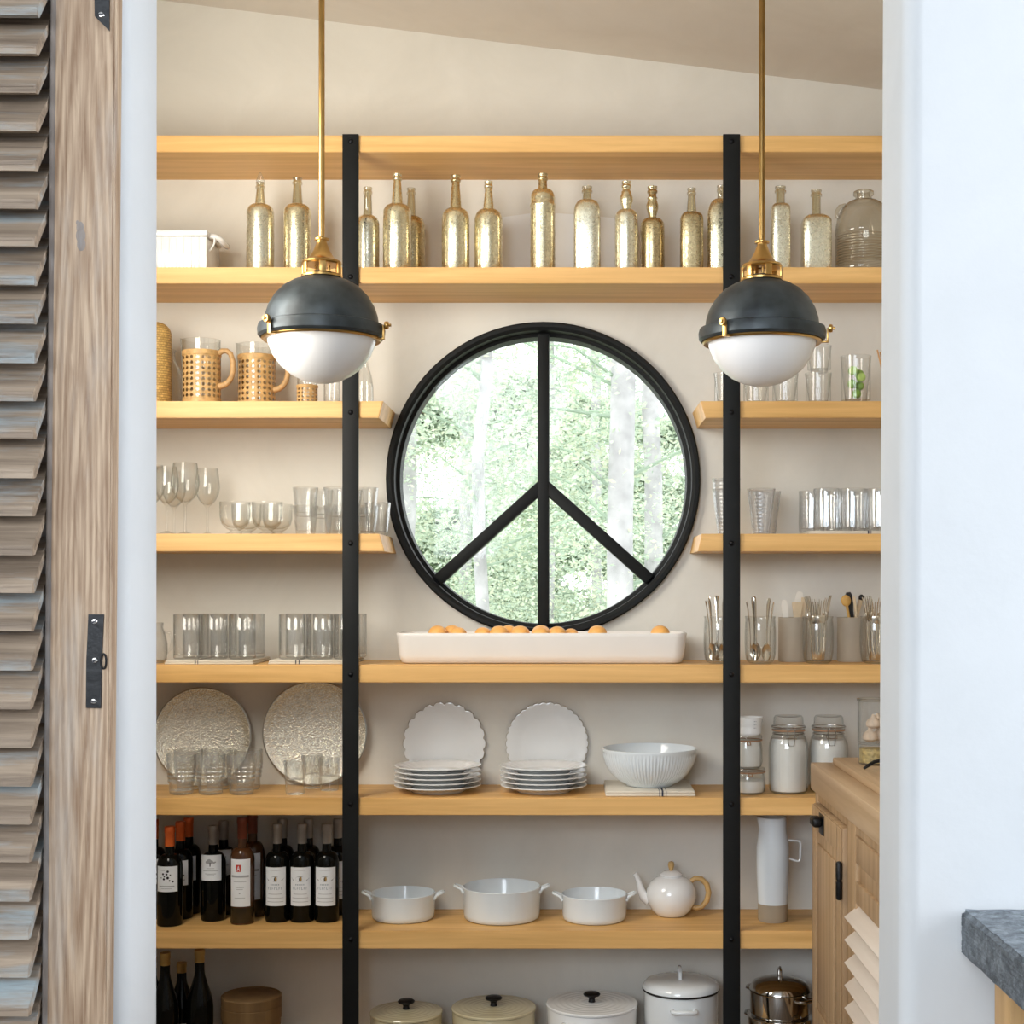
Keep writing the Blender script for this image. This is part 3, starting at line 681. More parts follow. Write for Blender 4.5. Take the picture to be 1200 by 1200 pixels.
# glass jug
y = 4.52; s = y / FPX; R = 33 * s; H = Z(224, y) - z2
t = thing('glass_jug', 'big ribbed clear glass jug at the end of the gold bottle row', 'jug', (X(1012, y), y, z2 + .0002))
pr = [(0, .003), (R * .9, 0), (R, .008)]
for k in range(11): pr += [(R, .03 + k * .0085), (R * .945, .0345 + k * .0085)]
pr += [(R, .126)] + [(R * (.36 + .64 * math.cos(q * PI / 2 / 7)), .132 + (H - .030 - .132) * math.sin(q * PI / 2 / 7)) for q in range(8)]
pr += [(R * .28, H - .027), (R * .28, H - .018), (R * .36, H - .013), (R * .36, H - .003), (R * .30, H), (R * .24, H), (R * .22, H - .02)]
mesh_obj('body', MB().lathe(pr, 56), M['jug_glass'], t, sharp=60)
hp = [(-R * .66, -.01, H - .046), (-R * .86, -.01, H - .050), (-R * .98, -.01, H - .066), (-R * .97, -.01, H - .082), (-R * .90, -.01, H - .086)]
mesh_obj('handle', MB().tube(hp, .006, 10), M['jug_glass'], t)
# leaning white platter
y = 4.665; hw_, H = (722 - 588) * y / FPX / 2, Z(249, y) - z2
pl = [(-hw_ * 1.1, .012), (-hw_ * 1.0, 0), (hw_ * .9, 0), (hw_, .012), (hw_, H * .915), (hw_ * .93, H * .93), (hw_ * .5, H * .965), (0, H * .992), (-hw_ * .25, H), (-hw_ * .5, H * .992), (-hw_ * .95, H * .945), (-hw_ * 1.1, H * .925)]
tag(mesh_obj('platter', MB().prism(pl, -.007, .007), M['china'], loc=(X(655, y), y + .006, z2 + .0008), rot=(math.radians(-2), 0, 0)), 'wide white platter leaning on the wall behind the gold bottles', 'platter')
# ribbed white dish
y = 4.52; t = thing('ribbed_dish', 'white ribbed ceramic basket with a rolled handle, beside the stoppered bottle', 'dish', (X(190, y), y, z2 + .0002))
a, b, H = 60 * y / FPX, .085, Z(277.5, y) - z2
mb = MB().box((-a, -b, 0), (a, b, H - .018), .006)
for k in range(14):
    q = -a + .006 + k * (2 * a - .012) / 13.5; mb.box((q, -b - .0022, .002), (q + .0175, -b + .002, H - .020), .0015)
mesh_obj('body', mb, M['china'], t)
mb = MB().box((-a - .004, -b - .005, H - .0175), (a + .004, -b + .012, H), .005).box((-a - .004, b - .012, H - .0175), (a + .004, b + .005, H), .005).box((a - .012, -b + .0125, H - .0175), (a + .004, b - .0125, H), .005)
mesh_obj('rim', mb, M['china'], t)
mb = MB().tube([(a + .003, -.05, H - .010), (a + .016, -.05, H - .012), (a + .028, -.045, H - .016), (a + .036, -.03, H - .024), (a + .037, 0, H - .026), (a + .036, .03, H - .024), (a + .028, .045, H - .016), (a + .016, .05, H - .012), (a + .003, .05, H - .010)], .0085, 12)
mb.tube([(a + .018, -.054, H - .014), (a + .016, -.056, H - .035), (a + .008, -.056, H - .05), (a + .001, -.055, H - .056)], .0028, 8)
mesh_obj('handle', mb, M['china'], t)

# ------------------------------------------------------------------ third shelf, wine-glass end
z3 = SZ[3]
y = 4.50; s = y / FPX; R = 17 * s; H = Z(377.5, y) - z3
pr = [(0, 0), (R * .97, 0), (R, .005), (R, H - R * .9)] + [(R * math.cos(q * PI / 16), H - R * .9 + R * .9 * math.sin(q * PI / 16)) for q in range(1, 8)] + [(0, H)]
tag(mesh_obj('wicker_bottle', MB().lathe(pr, 40), M['wicker'], loc=(X(183.5, y), y, z3 + .0002)), 'tall rounded golden wicker covered bottle by the doorway jamb', 'bottle')
y = 4.60; R = 19 * y / FPX
tag(mesh_obj('glass_carafe', MB().lathe(cup([(0, 0), (R, 0), (R * 1.02, .01), (R * .98, .10), (R * .80, .125), (R * .5, .155), (R * .45, .175), (R * .55, .185)], .002, .006), 36), M['glass'], loc=(X(196, y), y, z3 + .0002)), 'clear glass carafe standing behind the golden wicker bottle', 'carafe')
def cane_sleeve(R, H, cols, rows, band):
    """open caning: square cells with an eight-sided hole, solid bands above and below"""
    mb = MB(); ch = (H - 2 * band) / rows
    def P(u, z, r=R): a = -2 * PI * u; return (r * math.sin(a), -r * math.cos(a), z)
    for c in range(cols):
        for r in range(rows):
            u0, z0 = c / cols, band + r * ch; o, i = [], []
            for k in range(8):
                a = PI / 8 + k * PI / 4
                i.append(P(u0 + (.5 + .33 * math.cos(a)) / cols, z0 + ch * (.5 + .33 * math.sin(a))))
            for k, (du, dz) in enumerate(((1, .5), (1, 1), (.5, 1), (0, 1), (0, .5), (0, 0), (.5, 0), (1, 0))): o.append(P(u0 + du / cols, z0 + dz * ch))
            vs = o + i; fs = []
            for k in range(8):      # outer k sits at angle k*45, inner k at 22.5+k*45
                j = (k + 1) % 8; fs += [(k, j, 8 + k), (8 + k, j, 8 + j)]
            mb.add(vs, fs)
    for z0, z1 in ((0, band), (H - band, H)):
        n = 48; pr = [(R, z0), (R + .0016, z0 + .001), (R + .0016, z1 - .001), (R, z1)]
        mb.lathe(pr, n)
    return mb
def make_cane_pitcher():
    t = thing('caned_pitcher', '', 'pitcher', group='caned glass pitchers')
    R, H, hs = .0555, .196, .1625
    def lipmod(r, z, a):
        f = max(0, (z - H + .028) / .028); d = max(0, -math.cos(a)) ** 12
        return r * (1 + .22 * f * d), z + .006 * f * d
    mesh_obj('glass_body', MB().lathe(cup([(0, 0), (R, 0), (R + .0005, .004), (R + .0005, H - .002), (R + .001, H)], .0022, .006), 64, mod=lipmod), M['glass'], t, sharp=60)
    mesh_obj('cane_sleeve', cane_sleeve(R + .0014, hs, 20, 8, .016), M['cane'], t)
    hp = [(R + .001, -.004, hs - .012)] + [(R + .016 + .031 * math.sin(q * PI / 8), -.004, .114 - .050 * -math.cos(q * PI / 8) * 1.0) for q in range(0, 9)] + [(R + .001, -.004, .050)]
    hp = [(R + .001, -.004, hs - .008), (R + .012, -.004, hs - .001), (R + .026, -.004, hs - .001), (R + .038, -.004, hs - .010), (R + .045, -.004, hs - .032), (R + .046, -.004, hs - .056), (R + .042, -.004, hs - .078), (R + .031, -.004, hs - .096), (R + .016, -.004, hs - .105), (R + .001, -.004, hs - .108)]
    mb = MB().tube(hp, [.008, .0085, .008, .008, .008, .008, .0085, .0085, .0095, .010], 12)
    mesh_obj('handle', mb, M['cane_wrap'], t)
    return t
cp = Repeat(make_cane_pitcher)
cp((X(236.5, 4.48), 4.48, z3 + .0002), 'glass pitcher in woven cane standing beside the wicker bottle', rot=(0, 0, -.15))
cp((X(301, 4.56), 4.56, z3 + .0002), 'glass pitcher in woven cane partly behind the hanging lamp bowl', rot=(0, 0, -.15))
t = thing('caned_tumbler', 'small glass tumbler in woven cane mostly hidden under the lamp bowl', 'glass', (X(360, 4.5), 4.5, z3 + .0002))
mesh_obj('glass_body', MB().lathe(cup([(0, 0), (.030, 0), (.0305, .09)], .002, .005), 40), M['glass'], t)
mesh_obj('cane_sleeve', cane_sleeve(.0318, .062, 13, 4, .008), M['cane'], t)
def straight(R, H, t_=.0022, b=.008, taper=1.0):
    return cup([(0, .001), (R * taper * .9, 0), (R * taper, .004), (R * (taper + 1) / 2, H * .5), (R, H)], t_, b)
tag(mesh_obj('drinking_glass', MB().lathe(straight(.025, .095), 36), M['glass'], loc=(X(389, 4.5), 4.5, z3 + .0002)), 'plain narrow glass between the caned tumbler and the strap', 'glass')
t = thing('glass_decanter', 'slim clear glass decanter standing past the strap by the round window', 'decanter', (X(427, 4.52), 4.52, z3 + .0002))
mesh_obj('body', MB().lathe(cup([(0, 0), (.027, 0), (.0285, .005), (.0275, .06), (.022, .095), (.012, .125), (.011, .15)], .002, .006), 36), M['glass'], t)
mesh_obj('stopper', MB().lathe([(0, .1515), (.012, .1515), (.015, .157), (.013, .17), (.006, .176), (0, .177)], 20), M['glass'], t)

# third shelf, cabinet end
def tapered(R, H, bot, t_=.0028, b=.012): return cup([(0, .001), (R * bot * .92, 0), (R * bot, .003), (R, H)], t_, b)
rt = Repeat(lambda: tag(mesh_obj('drinking_glass', MB().lathe(tapered(.041, .098, .66), 40), M['glass']), '', 'glass'))
G = 'tapered tumblers on the short shelf under the lamp'
for px, y, l in ((852, 4.50, 'tapered clear tumbler half behind the strap, under the lamp bowl'), (886, 4.51, 'tapered clear tumbler just past the strap, rim hidden by the lamp bowl'), (920, 4.50, 'tapered clear tumbler under the middle of the lamp bowl'), (959, 4.50, 'tapered clear tumbler carrying another tumbler on its rim')):
    rt((X(px, y), y, z3 + .0002), l, G)
rt((X(960, 4.5), 4.5, z3 + .0998), 'clear tumbler balanced on top of another one, beside the lime glass', G, scale=(.93, .93, .84))
y = 4.5; t = tag(mesh_obj('lime_glass', MB().lathe(tapered(.047, .150, .66, .0026, .016), 44), M['glass'], loc=(X(1003, y), y, z3 + .0002)), 'tall tapered glass holding cut limes, beside the stacked tumblers', 'glass')
for k, (dx, dy, dz, fl) in enumerate(((-.013, -.016, .104, 1), (.012, -.016, .084, 1), (.013, .010, .062, 0), (-.012, -.004, .066, 0), (.002, -.002, .036, 0), (.013, .014, .098, 0))):
    o = thing('lime_piece', 'cut lime with pale flesh, ' + ('topmost' if k == 0 else 'just under the topmost') + ' in the tall glass' if fl else ('green lime piece at the bottom of the tall glass', 'green lime piece low in the glass towards the wall', 'green lime piece low in the glass by its front', 'green lime piece against the far side of the tall glass')[(k - 2) % 4], 'lime', (X(1003, y) + dx, y + dy, z3 + dz), (0, 0, 0), 'limes in the tall glass')
    mesh_obj('peel', MB().ball((0, 0, 0), .0145, (1, .85, 1), 16, 10), M['lime'], o)
    if fl: mesh_obj('flesh', MB().lathe([(0, .0006), (.0115, .0004), (.0125, 0), (0, -.0004)], 18, M=Matrix.Translation((0, -.0123, 0)) @ Matrix.Rotation(PI / 2, 4, 'X')), M['lime_flesh'], o)
y = 4.5; gx = X(1046, y)
tag(mesh_obj('drinking_glass', MB().lathe(straight(.034, .11), 40), M['glass'], loc=(gx, y, z3 + .0002)), 'glass of wooden stirrers mostly hidden by the doorway edge', 'glass')
for k, (a, b, tz) in enumerate(((-.012, -.050, .168), (-.006, -.040, .162), (.0, -.034, .170), (.008, -.022, .158))):
    tag(mesh_obj('wooden_stirrer', MB().tube([(a, -.004 + .006 * k - .01, .010), (b, -.006 + .006 * k - .01, tz)], .0026, 8), M['stick'], loc=(gx, y, z3)),
        ('outermost', 'second', 'third', 'innermost')[k] + ' of the wooden stirrers leaning out of the hidden glass', 'stirrer', 'wooden stirrers')

# ------------------------------------------------------------------ fourth shelf
z4 = SZ[4]
def make_wineglass():
    o = tag(mesh_obj('wine_glass', MB().lathe([(0, .0015), (.036, .0005), (.037, .002), (.020, .006), (.0055, .012), (.0042, .03), (.0042, .085), (.006, .095), (.014, .101), (.030, .116), (.0415, .138), (.045, .160), (.043, .185), (.0375, .222), (.0365, .2225), (.0415, .185), (.0435, .160), (.040, .139), (.029, .118), (.013, .104), (0, .101)], 44), M['glass'], sharp=60), '', 'wine glass')
    return o
wg = Repeat(make_wineglass)
G = 'stemmed wine glasses'
wg((X(217, 4.52), 4.52, z4 + .0002), 'tallest wine glass, in the middle of the group', G, scale=(.96, .96, 1.0))
wg((X(243, 4.585), 4.585, z4 + .0002), 'wine glass standing beside the footed bowls', G, scale=(.85, .85, .95), rot=(0, 0, 1))
wg((X(195.5, 4.445), 4.445, z4 + .0002), 'wine glass in front, between the jamb and the tallest one', G, scale=(.80, .80, .92))
wg((X(204, 4.62), 4.62, z4 + .0002), 'wine glass at the back, behind the tallest one', G, scale=(.80, .80, .92), rot=(0, 0, 1))
wg((X(177, 4.55), 4.55, z4 + .0002), 'wine glass cut off by the doorway jamb', G, scale=(.95, .95, .98))
fb = Repeat(lambda: tag(mesh_obj('footed_glass', MB().lathe([(0, .002), (.029, .0), (.030, .003), (.016, .009), (.014, .013), (.026, .019), (.041, .034), (.0465, .055), (.047, .100), (.0452, .1005), (.0445, .055), (.039, .036), (.02, .0235), (0, .021)], 44, mod=lambda r, z, a: (r * (1 + .008 * math.cos(14 * a)), z)), M['glass'], sharp=60), '', 'glass'))
G = 'low footed glasses'
for px, y, l in ((275.5, 4.49, 'low footed glass in front, beside the wine glasses'), (313, 4.49, 'low footed glass in front, beside the stacked tumblers'), (289, 4.60, 'low footed glass behind, beside the wine glasses'), (325, 4.60, 'low footed glass behind, beside the stacked tumblers')):
    fb((X(px, y), y, z4 + .0002), l, G)
def facet(r, z, a): return (r * (1 + .022 * abs(math.cos(8 * a))) if .004 < z < .072 else r, z)
st_g = Repeat(lambda: tag(mesh_obj('stacking_tumbler', MB().lathe(cup([(0, .001), (.0275, 0), (.029, .003), (.031, .02), (.0345, .05), (.037, .072), (.039, .088)], .0028, .012), 96, mod=facet), M['facet'], sharp=50), '', 'glass'))
G = 'ribbed stacking tumblers'
pos = [(358, 4.48, 'in the first stack beside the footed glasses'), (376, 4.585, 'in the stack standing behind the first two'), (394, 4.48, 'in the stack just before the strap'), (428.5, 4.50, 'in the stack just past the strap'), (410, 4.60, 'in the stack hidden by the strap')]
for k, (px, y, l) in enumerate(pos):
    for q, nm in ((0, 'bottom'), (1, 'top')):
        st_g((X(px, y), y, z4 + .0002 + q * .0555), f'ribbed clear tumbler, {nm} one {l}', G, rot=(0, 0, .3 * k + .2 * q))
st_g((X(442.5, 4.59), 4.59, z4 + .0002), 'ribbed tumbler flaring outward at the slanted shelf end, next to the window', G, scale=(1.05, 1.05, 1.17))
# cloudy cups
def make_cup():
    pr = [(0, .001), (.024, 0), (.026, .003)]
    for k in range(1, 12): r = .026 + .017 * k / 12; zz = .138 * k / 12; pr += [(r, zz - .002), (r - .0009, zz), (r, zz + .002)]
    return tag(mesh_obj('plastic_cup', MB().lathe(cup(pr + [(.043, .138), (.0445, .140)], .0015, .005), 40), M['plastic'], sharp=60), '', 'cup')
pc = Repeat(make_cup); G = 'cloudy plastic cups'
for px, y, dz, l in ((851, 4.50, 0, 'cloudy tapered cup half behind the strap by the window'), (851, 4.50, .0315, 'cloudy cup nested in the one behind the strap'), (892, 4.49, 0, 'cloudy ringed cup standing alone just past the strap'), (899, 4.61, 0, 'cloudy cup standing behind the ringed one')):
    pc((X(px, y), y, z4 + .0002 + dz), l, G)
def cloth(px0, px1, y0, y1, z, h, stripes, label, fold=True):
    x0, x1 = X(px0, y0), X(px1, y0)
    t = thing('folded_cloth', label, 'cloth', (0, 0, 0), group='folded striped cloths')
    mb = MB().box((x0, y0, z + .0003), (x1, y1, z + h * .5 - .0002), h * .2).box((x0 + .002, y0 + .001, z + h * .5), (x1 - .003, y1, z + h), h * .2)
    mesh_obj('fabric', mb, M['linen'], t)
    mb = MB()
    for p, wd in stripes:
        a = X(p, y0); mb.box((a, y0 - .0006, z + h * .05), (a + wd, y0 + .004, z + h * .98))
        mb.box((a, y0 + .004, z + h), (a + wd, y1 - .003, z + h + .0005))
    mesh_obj('stripe', mb, M['stripe'], t)
ht = Repeat(lambda: tag(mesh_obj('hammered_tumbler', MB().lathe(cup([(0, .001), (.037, 0), (.0385, .004), (.0395, .03), (.0385, .07), (.0385, .105), (.0398, .126), (.039, .128)], .0025, .012), 48, mod=lambda r, z, a: (r * (1 + .012 * math.sin(9 * a + 150 * z) * math.sin(4 * a - 210 * z)), z)), M['smoke'], sharp=60), '', 'glass'))
cloth(948, 1060, 4.41, 4.66, z4, .010, ((1017, .004), (1020.5, .0015)), 'striped cloth under the hammered tumblers')
G = 'hammered tumblers on the striped cloth'
for px, y, l in ((968.5, 4.47, 'hammered tumbler in front, at the window end of its cloth'), (999.5, 4.47, 'hammered tumbler in front, second on its cloth'), (1030, 4.47, 'hammered tumbler in front, cut off by the doorway edge'), (951, 4.585, 'hammered tumbler at the back, first towards the cloudy cups'), (983, 4.585, 'hammered tumbler at the back, between the first two in front'), (1015, 4.585, 'hammered tumbler at the back, farthest along the cloth')):
    ht((X(px, y), y, z4 + .0112), l, G)

# ------------------------------------------------------------------ fifth shelf
z5 = SZ[5]
y = 4.50; t = thing('glass_mug', 'rounded clear glass jug with a handle, cut off by the doorway jamb', 'jug', (X(180, y), y, z5 + .0002))
mesh_obj('body', MB().lathe(cup([(0, .001), (.028, 0), (.036, .006), (.042, .03), (.0415, .06), (.035, .09), (.028, .108), (.030, .122)], .0025, .008), 40), M['smoke'], t)
mesh_obj('handle', MB().tube([(.034, 0, .095), (.050, 0, .092), (.0565, 0, .07), (.053, 0, .045), (.0415, 0, .032)], .0042, 10), M['smoke'], t)
cloth(192.5, 297, 4.405, 4.665, z5, .0125, ((228, .003), (231.5, .0015)), 'striped cloth under the tumblers next to the doorway jamb')
cloth(314, 414, 4.415, 4.665, z5, .0125, ((346, .003), (350, .003)), 'striped cloth under the tumblers behind the strap')
sm = Repeat(lambda: tag(mesh_obj('straight_tumbler', MB().lathe(straight(.0403, .1345, .0024, .012), 44), M['smoke'], sharp=60), '', 'glass'))
G = 'straight smoky tumblers'
for set_, row in ((((219, 4.475), (251, 4.475), (284, 4.475), (229.5, 4.585), (262, 4.585), (295, 4.585)), 'the cloth by the jamb'), (((342.5, 4.475), (374.5, 4.475), (406.5, 4.475), (350, 4.585), (382, 4.585), (414.5, 4.585)), 'the cloth behind the strap')):
    for k, (px, y) in enumerate(set_):
        sm((X(px, y), y, z5 + .0138), f"straight smoky tumbler, {ORD[k % 3]} from the jamb, {'front' if k < 3 else 'back'} row on {row}", G, rot=(0, 0, k))
# long white tray with apricots
y = 4.535; hx_, hy_, H = (806 - 463) * 4.44 / FPX / 2, .105, Z(742, 4.44) - z5
def rr(hx, hy, r, z, n=8):
    o = []
    for cx_, cy_, a0 in ((hx - r, hy - r, 0), (-hx + r, hy - r, PI / 2), (-hx + r, -hy + r, PI), (hx - r, -hy + r, 1.5 * PI)):
        o += [(cx_ + r * math.cos(a0 + PI / 2 * k / n), cy_ + r * math.sin(a0 + PI / 2 * k / n), z) for k in range(n + 1)]
    return o
def loft(rows, capbot=True, captop=True):
    mb = MB(); n = len(rows[0]); vs = [p for r in rows for p in r]
    fs = [(i * n + k, i * n + (k + 1) % n, (i + 1) * n + (k + 1) % n, (i + 1) * n + k) for i in range(len(rows) - 1) for k in range(n)]
    if capbot: fs.append(tuple(range(n))[::-1])
    if captop: fs.append(tuple((len(rows) - 1) * n + k for k in range(n)))
    return mb.add(vs, fs)
tx = X(634.5, 4.44)
rows = [rr(hx_ - .028, hy_ - .02, .03, 0), rr(hx_ - .016, hy_ - .010, .036, .004), rr(hx_ - .008, hy_ - .004, .04, .025), rr(hx_ - .002, hy_, .042, H - .012), rr(hx_, hy_ + .001, .043, H - .003), rr(hx_ - .002, hy_ - .001, .042, H), rr(hx_ - .007, hy_ - .006, .038, H), rr(hx_ - .009, hy_ - .008, .036, H - .004), rr(hx_ - .016, hy_ - .014, .03, .064), rr(hx_ - .03, hy_ - .025, .02, .062)]
tag(mesh_obj('serving_tray', loft(rows), M['tray_white'], loc=(tx, y, z5 + .0003), sharp=60), 'long white ceramic tray of apricots under the round window', 'tray')
fr = [(513, 740, 4.50), (530, 738.5, 4.535), (537, 742, 4.48), (566, 742, 4.50), (585, 739, 4.475), (596, 736.5, 4.53), (609.5, 739.5, 4.48), (634, 738, 4.535), (633.5, 741.5, 4.475), (653, 741, 4.49), (669, 743.5, 4.53), (700, 739.5, 4.50), (773.5, 738.5, 4.50)]
FL = ['at the end of the pile nearest the tray corner', 'behind the first two at the pile end', 'in front, second from the pile end', 'low in front before the big one', 'large in front left of the middle gap', 'behind the two largest', 'broad one in front beside the largest', 'behind, under the window bar', 'in front, under the window bar', 'in front, after the window bar', 'lowest one, behind the end of the pile', 'alone just past the pile', 'alone near the far tray end']
FL[4] = 'largest in front of the pile'
for k, (px, py, y) in enumerate(fr):
    r = .0245 + .003 * ((k * 7) % 3) / 2; zc = Z(py, y)
    r = min(.028, max(.019, (Z(py - 7, y) - (z5 + .0640)) / 1.8)); zc = z5 + .0640 + r * .9
    tag(mesh_obj('apricot', MB().ball((0, 0, 0), r, (1.06, 1, .9), 20, 12, wob=.01), M['apricot'], loc=(X(px, y), y, zc)), 'orange apricot, ' + FL[k], 'apricot', 'apricots in the tray')

# ------------------------------------------------------------------ cutlery
def spoon_mb(L, bowl=.055, bw=.035, hw=.0068):
    """spoon along z, bowl at the bottom, faces -y"""
    mb = MB(); n = 10
    mb.tube([(0, 0, bowl * .9), (0, .002, bowl + .02), (0, .003, L * .6), (0, .001, L - .02), (0, -.001, L - .004), (0, -.001, L)], [.0036, .0030, .0040, hw, hw, hw * .5], 8, flat=.36)
    rows = []
    for i in range(9):
        v = i / 8; wd = bw / 2 * max(.05, math.sin(PI * (v * .94 + .03)) ** .62); zz = bowl * v * .98; row = []
        for k in range(7):
            u = (k / 6 - .5) * 2; d = .007 * (1 - u * u) * math.sin(PI * v)
            row.append((u * wd, d, zz))
        rows.append(row)
    vs = [p for r in rows for p in r]; nn = len(vs); vs += [(x, y_ + .0011, z) for x, y_, z in vs]; fs = []
    for i in range(8):
        for k in range(6):
            a = i * 7 + k; fs += [(a, a + 1, a + 8, a + 7), (nn + a, nn + a + 7, nn + a + 8, nn + a + 1)]
    edge = list(range(7)) + [i * 7 + 6 for i in range(1, 9)] + [56 + k for k in range(5, -1, -1)] + [i * 7 for i in range(7, 0, -1)]
    for a, b in zip(edge, edge[1:] + edge[:1]): fs.append((a, b, nn + b, nn + a))
    return mb.add(vs, fs)
def fork_mb(L):
    """fork along z, tines at the top"""
    mb = MB().tube([(0, 0, 0), (0, 0, .004), (0, -.001, .03), (0, .002, L * .5), (0, .003, L - .065)], [.003, .0068, .0058, .0034, .0038], 8, flat=.36)
    mb.box((-.0120, .0015, L - .070), (.0120, .0035, L - .046), .001)
    for k in range(4): q = -.0107 + k * .00713; mb.tube([(q, .0025, L - .048), (q, .0005, L - .02), (q, -.003, L)], [.0017, .0016, .0009], 6)
    return mb
def lean_at(o, x, y, z, ang, r0, r1, L, spin=0):
    """stands a utensil in a jar: foot at radius r0, head at radius r1, both on bearing ang"""
    d = Vector((math.cos(ang), math.sin(ang), 0)); a = math.asin(min(.9, (r1 - r0) / L))
    zaxis = (d * math.sin(a) + Vector((0, 0, 1)) * math.cos(a)).normalized()
    yax = (Vector((0, 1, 0)) - zaxis * zaxis.y).normalized() if spin is None else None
    if yax is None: yax = (d * math.cos(a) - Vector((0, 0, 1)) * math.sin(a)); yax = Matrix.Rotation(spin, 3, zaxis) @ yax
    xax = yax.cross(zaxis)
    R = Matrix((xax, yax, zaxis)).transposed()
    o.rotation_euler = R.to_euler(); o.location = Vector((x, y, z)) + d * r0
JR = .0475
jar_pr = [(0, .002), (.030, 0), (.038, .004), (.044, .016), (.0465, .032), (.0475, .06), (.0475, .095), (.0462, .118), (.0450, .134), (.0462, .140), (.0470, .142)]
jr = Repeat(lambda: tag(mesh_obj('glass_jar', MB().lathe(cup(jar_pr, .0025, .007), 44), M['glass'], sharp=60), '', 'jar'))
spoon = Repeat(lambda: tag(mesh_obj('spoon', spoon_mb(.192), M['silver']), '', 'spoon'))
fork = Repeat(lambda: tag(mesh_obj('fork', fork_mb(.188), M['silver']), '', 'fork'))
J = [(843, 4.475, 'clear jar of spoons half behind the strap'), (891, 4.475, 'clear jar of spoons just past the strap'), (958.5, 4.475, 'clear jar of forks between the two stoneware crocks'), (1026, 4.475, 'clear jar of forks and spoons cut off by the doorway edge')]
for k, (px, y, l) in enumerate(J): jr((X(px, y), y, z5 + .0002), l, 'clear cutlery jars')
bearing = ['towards the room', 'at the room side corner', 'on the cabinet side', 'at the wall side corner', 'towards the wall', 'on the window side', 'at the front corner']
def cutlery(px, y, items, where):
    n = len(items)
    for k, (kind, L0, ang) in enumerate(items):
        o = (spoon if kind == 's' else fork)((0, 0, 0), f"silver {'spoon' if kind == 's' else 'fork'} leaning {bearing[k % 7]} in the {where}", 'cutlery in the ' + where, scale=(1, 1, L0))
        lean_at(o, X(px, y), y, z5 + .0085, ang, .0265 if kind == 's' else .017, .041 if kind == 's' else .037, .19 * L0, PI if kind == 's' else PI)
sp = [('s', 1.0, -PI / 2 + .3), ('s', .94, -PI / 2 + 1.52), ('s', 1.03, PI / 2 + .1), ('s', .95, PI / 2 + 1.3), ('s', 1.02, -PI / 2 - .95)]
cutlery(843, 4.475, sp, 'spoon jar behind the strap'); cutlery(891, 4.475, [(a, b * .99, c + .25) for a, b, c in sp], 'spoon jar past the strap')
fk = [('f', .98, -PI / 2 + .2), ('f', 1.06, -PI / 2 + 1.1), ('f', 1.02, .55), ('f', 1.0, PI / 2), ('f', 1.03, PI / 2 + 1.0), ('f', 1.05, -PI / 2 - 1.1), ('f', .96, -PI / 2 - .45)]
cutlery(958.5, 4.475, fk, 'fork jar between the crocks'); cutlery(1026, 4.475, [(a, b, c + .3) for a, b, c in fk], 'jar by the doorway edge')
crk = Repeat(lambda: tag(mesh_obj('stoneware_crock', MB().lathe(cup([(0, 0), (.043, 0), (.0450, .003), (.0450, .132), (.0455, .137)], .004, .008), 120, mod=lambda r, z, a: (r * (1 + .010 * math.cos(30 * a)) if .006 < z < .128 and r > .043 else r, z)), M['crock'], sharp=50), '', 'crock'))
C1, C2 = (929, 4.585), (998, 4.585)
crk((X(C1[0], C1[1]), C1[1], z5 + .0002), 'ribbed stoneware crock of pale spatulas', 'ribbed stoneware crocks')
crk((X(C2[0], C2[1]), C2[1], z5 + .0002), 'ribbed stoneware crock of wooden and black handled tools', 'ribbed stoneware crocks')
def flat_tool(sec, th, mats_, M_=None):
    """flat tool: half-widths up its length"""
    poly = [(w_, z) for w_, z in sec] + [(-w_, z) for w_, z in sec[::-1]]
    return MB().prism(poly, -th / 2, th / 2)
def tool(name, mb, m, label, c, foot, head, cat, rot=0, extra=None):
    (px, y), (fx, fy), (hx2, hy2, hz2) = c, foot, head
    p0 = Vector((X(px, y) + fx, y + fy, z5 + .010)); p1 = Vector((X(px, y) + hx2, y + hy2, z5 + hz2)); d = p1 - p0
    zax = d.normalized(); yax = (Vector((0, 1, 0)) - zax * zax.y).normalized(); yax = Matrix.Rotation(rot, 3, zax) @ yax; xax = yax.cross(zax)
    o = mesh_obj(name, mb, m, loc=p0); o.rotation_euler = Matrix((xax, yax, zax)).transposed().to_euler()
    tag(o, label, cat, 'kitchen tools in the crocks'); return o
pad = [(.006, 0), (.006, .10), (.0075, .13), (.0125, .16), (.0125, .195), (.009, .207), (.004, .21)]
tool('spatula', flat_tool(pad, .006, 0), M['bone'], 'bone white spatula leaning highest out of the crock', C1, (-.006, .008), (.026, .014, .228), 'spatula')
tool('spatula', flat_tool([(.006, 0), (.006, .11), (.009, .13), (.0105, .165), (.007, .18), (.003, .183)], .006, 0), M['bone'], 'bone white spatula leaning towards the spoon jar', C1, (-.012, -.014), (-.030, -.018, .19), 'spatula')
tool('wooden_spatula', flat_tool([(.006, 0), (.007, .10), (.014, .15), (.0165, .168), (.0165, .176)], .005, 0), M['pale_wood'], 'flat pale wooden spatula standing in the middle of the crock', C1, (.010, -.012), (.012, -.016, .18), 'spatula')
tool('wooden_spatula', flat_tool([(.005, 0), (.005, .12), (.007, .16), (.007, .19)], .005, 0), M['pale_wood'], 'narrow pale wooden stick at the cabinet side of the first crock', C1, (.024, -.002), (.033, -.004, .195), 'spatula')
mb = MB().tube([(0, 0, 0), (0, 0, .17)], [.0045, .0042], 10).ball((0, 0, .183), .0155, (1, .5, 1.15), 16, 10)
tool('wooden_spoon', mb, M['spoon_wood'], 'honey coloured wooden spoon with round head', C2, (.012, -.016), (-.024, -.024, .20), 'spoon')
